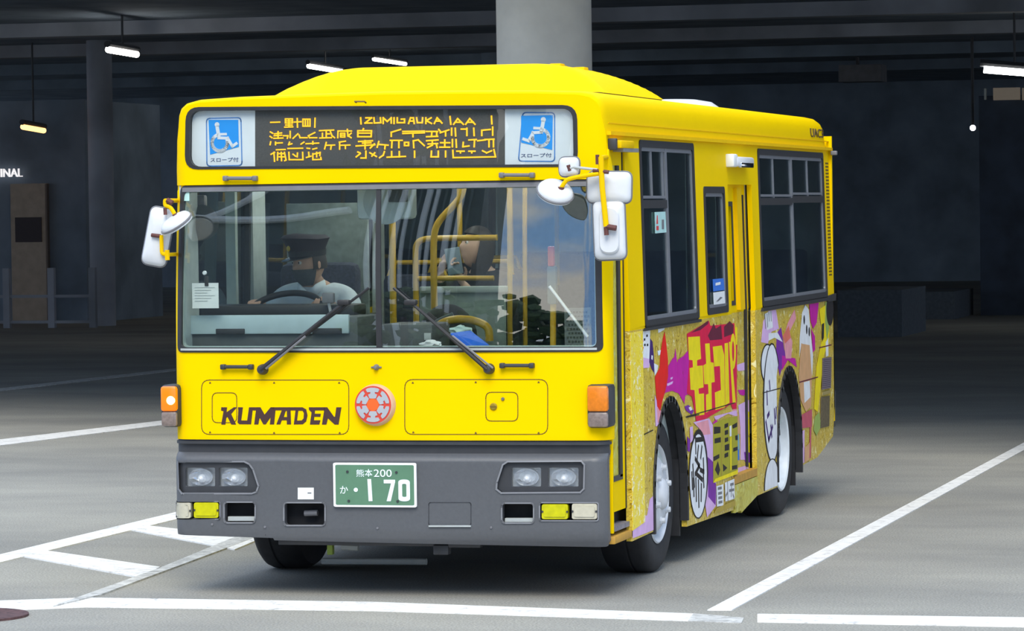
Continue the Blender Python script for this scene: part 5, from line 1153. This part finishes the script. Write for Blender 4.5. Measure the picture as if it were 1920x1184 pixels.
def eyes(M_, parent):
    for s_ in (-1, 1):
        bm = bmesh.new(); bmesh.ops.create_uvsphere(bm, u_segments=14, v_segments=10, radius=.0115); e = part('eye', xf(at(bm_vf(bm), s_*.031, -.072, .018), M_), EYE, parent, 60)
        bm = bmesh.new(); bmesh.ops.create_uvsphere(bm, u_segments=10, v_segments=8, radius=.006); part('iris', xf(at(bm_vf(bm), s_*.031, -.0800, .018), M_), IRIS, e, 60)
# driver
hc = P(578, 497, 1.22); hx, hy, hz = hc
drv = empty('person', (hx+.02, 1.40, 1.08), 'bus driver in white shirt, dark peaked cap and grey face mask holding the wheel', 'person')
hd_, HM = head_vf(hc, math.radians(-38), math.radians(4))
shz = P(575, 553, 1.30).z
bx_ = hx+.015; neck = Vector((bx_+.005, 1.26, hz-.10)); chest = Vector((bx_, 1.31, shz-.10)); pel = Vector((bx_, 1.36, 1.16))
shR = Vector((bx_-.185, 1.29, shz-.015)); shL = Vector((bx_+.185, 1.31, shz-.02))
whR = ring_[17]; whL = ring_[4]
elR = Vector((bx_-.29, 1.10, shz-.27)); elL = Vector((bx_+.30, 1.10, shz-.27))
wrR = Vector(whR)+Vector((-.01, .09, .015)); wrL = Vector(whL)+Vector((.01, .09, .01))
kneeR = Vector((bx_-.14, .98, 1.10)); kneeL = Vector((bx_+.14, .98, 1.10)); ftR = Vector((bx_-.13, .80, .66)); ftL = Vector((bx_+.13, .80, .66))
bv = [pel, (pel+chest)/2, chest, Vector((bx_, 1.285, shz+.0)), neck, hc+Vector((.0, .02, -.05)), shR, elR, wrR, shL, elL, wrL, kneeR, ftR, kneeL, ftL]
be = [(0, 1), (1, 2), (2, 3), (3, 4), (4, 5), (3, 6), (6, 7), (7, 8), (3, 9), (9, 10), (10, 11), (0, 12), (12, 13), (0, 14), (14, 15)]
br = [(.15, .11), (.145, .11), (.155, .115), (.09, .075), .056, .055, .066, .044, .027, .066, .044, .027, .068, .045, .068, .045]
hnR = hand_vf(wrR, Vector(whR)-wrR+Vector((0, 0, .02)), (0, 0, 1), .18, .95, 1); hnL = hand_vf(wrL, Vector(whL)-wrL+Vector((0, 0, .02)), (0, 0, 1), .18, .95, -1)
part('body', remesh(join(skin(bv, be, br), hd_, hnR, hnL), .006), SKN, drv, 180)
sv = bv[:4]+[neck+Vector((0, .01, -.025)), shR, elR, elR*.55+wrR*.45, shL, elL, elL*.55+wrL*.45]
part('shirt', remesh(skin(sv, [(0, 1), (1, 2), (2, 3), (3, 4), (3, 5), (5, 6), (6, 7), (3, 8), (8, 9), (9, 10)], [(.17, .13), (.165, .13), (.172, .132), (.11, .09), .064, .082, .062, .056, .082, .062, .056]), .007), SHIRT, drv, 180)
part('trousers', remesh(skin([pel+Vector((0, 0, .02)), pel, kneeR, ftR+Vector((0, 0, .05)), kneeL, ftL+Vector((0, 0, .05))], [(0, 1), (1, 2), (2, 3), (1, 4), (4, 5)], [(.172, .13), (.17, .13), .085, .062, .085, .062]), .01), TRO, drv, 180)
col = MB()
for s_ in (-1, 1):
    q = [(.0, -.075, -.150), (s_*.045, -.070, -.105), (s_*.075, -.005, -.082), (s_*.082, .0, -.118), (s_*.052, -.088, -.165)]
    col.add(([tuple(Vector((hc.x+.01, hc.y+.02, hc.z))+Vector(p)) for p in q]+[tuple(Vector((hc.x+.01, hc.y+.032, hc.z))+Vector(p)*1.0) for p in q], [(0, 1, 2, 3, 4), (9, 8, 7, 6, 5)]+[(i, (i+1) % 5, 5+(i+1) % 5, 5+i) for i in range(5)]), SHIRT)
col.build('shirt_collar', drv, 180)
eyes(HM, drv)
bm = bmesh.new(); bmesh.ops.create_uvsphere(bm, u_segments=32, v_segments=20, radius=1)
kp = [v for v in bm.verts if v.co.y < .1 and -.92 < v.co.z < -.05]; bmesh.ops.delete(bm, geom=[v for v in bm.verts if v not in kp], context='VERTS')
for v in bm.verts: x, y, z = v.co; v.co = (x*.076*(1-.22*max(0, -z)**1.5)+0, y*.103*(1-.08*max(0, -z))-.010*math.exp(-((x/.28)**2+((z+.15)/.22)**2)), z*.122)
bmesh.ops.solidify(bm, geom=bm.faces[:], thickness=-.004)
mk_ = part('face_mask', xf(bm_vf(bm), HM), MASK, drv, 60)
part('mask_loop', join(*[xf(tube([(s_*.066, -.03, -.01), (s_*.078, .0, .012), (s_*.080, .02, .02)], .0025, 6), HM) for s_ in (-1, 1)]), MASK, mk_)
bm = bmesh.new(); bmesh.ops.create_uvsphere(bm, u_segments=28, v_segments=16, radius=1)
bmesh.ops.delete(bm, geom=[v for v in bm.verts if v.co.z < -.35 or (v.co.y < -.25 and v.co.z < .5)], context='VERTS')
for v in bm.verts: x, y, z = v.co; v.co = (x*.082, y*.104+.002, z*.122)
bmesh.ops.solidify(bm, geom=bm.faces[:], thickness=-.006); part('hair', xf(bm_vf(bm), HM), HAIR, drv, 60)
cp = empty('peaked_cap', hc+Vector((0, 0, .1)), parent=drv)
rad = lambda t_, a, b_: (a*math.cos(t_), b_*math.sin(t_)); V = []; Fc = []; NN = 36
pr_ = [(.084, .106, .048, .0), (.087, .109, .088, .0), (.112, .132, .128, -.006), (.122, .142, .142, -.008), (.10, .12, .158, -.010), (.05, .06, .164, -.012)]
for a, b_, z, o_ in pr_:
    for k in range(NN): t_ = 2*math.pi*k/NN; x, y = rad(t_, a, b_); V.append((x, y+o_, z+(.016*max(0, -y/b_) if z > .12 else 0)))
for i in range(len(pr_)-1):
    for k in range(NN): j = (k+1) % NN; Fc.append((i*NN+k, i*NN+j, (i+1)*NN+j, (i+1)*NN+k))
Fc.append(tuple((len(pr_)-1)*NN+k for k in range(NN)))
part('crown', xf((V, Fc), HM), CAPM, cp, 60)
V = []; Fc = []
for i in range(17):
    t_ = math.pi*(1.08+.84*i/16); 
    for e, dz in ((0, 0), (1, -.018)):
        x, y = math.cos(t_)*(.086+e*.012), math.sin(t_)*(.108+e*.058*math.sin(math.pi*i/16)); V += [(x, y, .052+dz*math.sin(math.pi*i/16)), (x, y, .048+dz*math.sin(math.pi*i/16))]
for i in range(16): a = i*4; Fc += [(a, a+2, a+6, a+4), (a+1, a+5, a+7, a+3), (a+2, a+3, a+7, a+6), (a, a+4, a+5, a+1)]
part('visor', xf((V, Fc), HM), mat('visor_gloss_black', (.012, .012, .015), .15), cp, 40)
part('cap_badge', xf(at(lathe([(0, -.006), (.012, -.005), (.016, 0)], 16, 'y'), 0, -.122, .10), HM), mat('badge_gold', (.60, .42, .06), .4, metal=.4), cp)
part('cap_band', xf(([(p[0]*1.015, p[1]*1.015, p[2]) for k in range(NN) for p in [(rad(2*math.pi*k/NN, .086, .108)+(.050,)), (rad(2*math.pi*k/NN, .089, .111)+(.080,))]], [(2*k, 2*((k+1) % NN), 2*((k+1) % NN)+1, 2*k+1) for k in range(NN)]), HM), BLK, cp)
# seated passenger behind the front rail
Yp = 2.95; hp = P(892, 466, Yp)
pas = empty('person', (hp.x, Yp+.1, FLR+.47), 'seated passenger in dark clothes holding a phone up behind the yellow front rails', 'person')
hd2, HM2 = head_vf(hp, math.radians(-52), math.radians(-14))
px_ = hp.x+.04; sz = hp.z-.21; pel = Vector((px_, Yp+.12, FLR+.56)); ch = Vector((px_, Yp+.06, sz-.12))
sR, sL = Vector((px_-.17, Yp+.02, sz)), Vector((px_+.16, Yp+.10, sz)); phc = P(851, 490, Yp-.30)
wR = P(826, 505, Yp-.26); wL = phc+Vector((.03, .05, -.12)); eR = (sR+wR)/2+Vector((-.05, -.02, -.16)); eL = Vector((px_+.14, Yp-.12, sz-.26))
bv = [pel, (pel+ch)/2, ch, Vector((px_, Yp+.05, sz+.01)), Vector((hp.x+.02, Yp+.03, hp.z-.11)), hp+Vector((.01, .02, -.05)), sR, eR, wR, sL, eL, wL]
be = [(0, 1), (1, 2), (2, 3), (3, 4), (4, 5), (3, 6), (6, 7), (7, 8), (3, 9), (9, 10), (10, 11)]
br = [(.15, .11), (.13, .10), (.14, .105), (.085, .07), .05, .052, .058, .038, .024, .058, .038, .024]
hR = hand_vf(wR, P(838, 487, Yp-.30)-wR, (-.3, -1, 0), .175, .5, -1); hL = hand_vf(wL, phc+Vector((.0, .02, -.02))-wL, (0, 1, 0), .17, .5, 1)
part('body', remesh(join(skin(bv, be, br), hd2, hR, hL), .006), SKN2, pas, 180)
part('jacket', remesh(skin([pel, bv[1], ch, bv[3], bv[4]-Vector((0, 0, .03)), sR, eR, eR*.25+wR*.75, sL, eL, eL*.25+wL*.75], [(0, 1), (1, 2), (2, 3), (3, 4), (3, 5), (5, 6), (6, 7), (3, 8), (8, 9), (9, 10)], [(.17, .13), (.15, .12), (.16, .12), (.10, .085), .058, .074, .054, .04, .074, .054, .04]), .008), mat('black_jacket', (.018, .018, .025), .85, var=.2), pas, 180)
kn = [Vector((px_+d, Yp-.32, FLR+.50)) for d in (-.11, .11)]
part('trousers', remesh(skin([pel, kn[0], kn[0]+Vector((0, -.02, -.44)), kn[1], kn[1]+Vector((0, -.02, -.44))], [(0, 1), (1, 2), (0, 3), (3, 4)], [(.165, .12), .08, .055, .08, .055]), .01), TRO, pas, 180)
eyes(HM2, pas)
bm = bmesh.new(); bmesh.ops.create_uvsphere(bm, u_segments=32, v_segments=22, radius=1)
bmesh.ops.delete(bm, geom=[v for v in bm.verts if (v.co.y < -.35 and v.co.z < .45) or v.co.z < -.93], context='VERTS')
for v in bm.verts: x, y, z = v.co; k = 1.9 if z < 0 else 1.06; v.co = (x*.086*(1+.1*max(0, -z)), y*.108+.004, z*.122*k)
bmesh.ops.solidify(bm, geom=bm.faces[:], thickness=-.008); part('hair', xf(bm_vf(bm), HM2), HAIR, pas, 60)
phn = empty('phone', phc, 'pale blue-grey phone held up by the seated passenger', 'phone')
part('phone_case', xf(box(-.045, .045, -.006, .006, -.078, .078, .005), Matrix.Translation(phc) @ Matrix.Rotation(.25, 4, 'Z') @ Matrix.Rotation(-.15, 4, 'Y')), mat('phone_case_grey', (.20, .27, .32), .5), phn); part('camera_bump', at(box(-.012, .012, -.009, -.006, -.012, .012, .003), phc.x-.028, phc.y, phc.z+.055), BLK, phn)
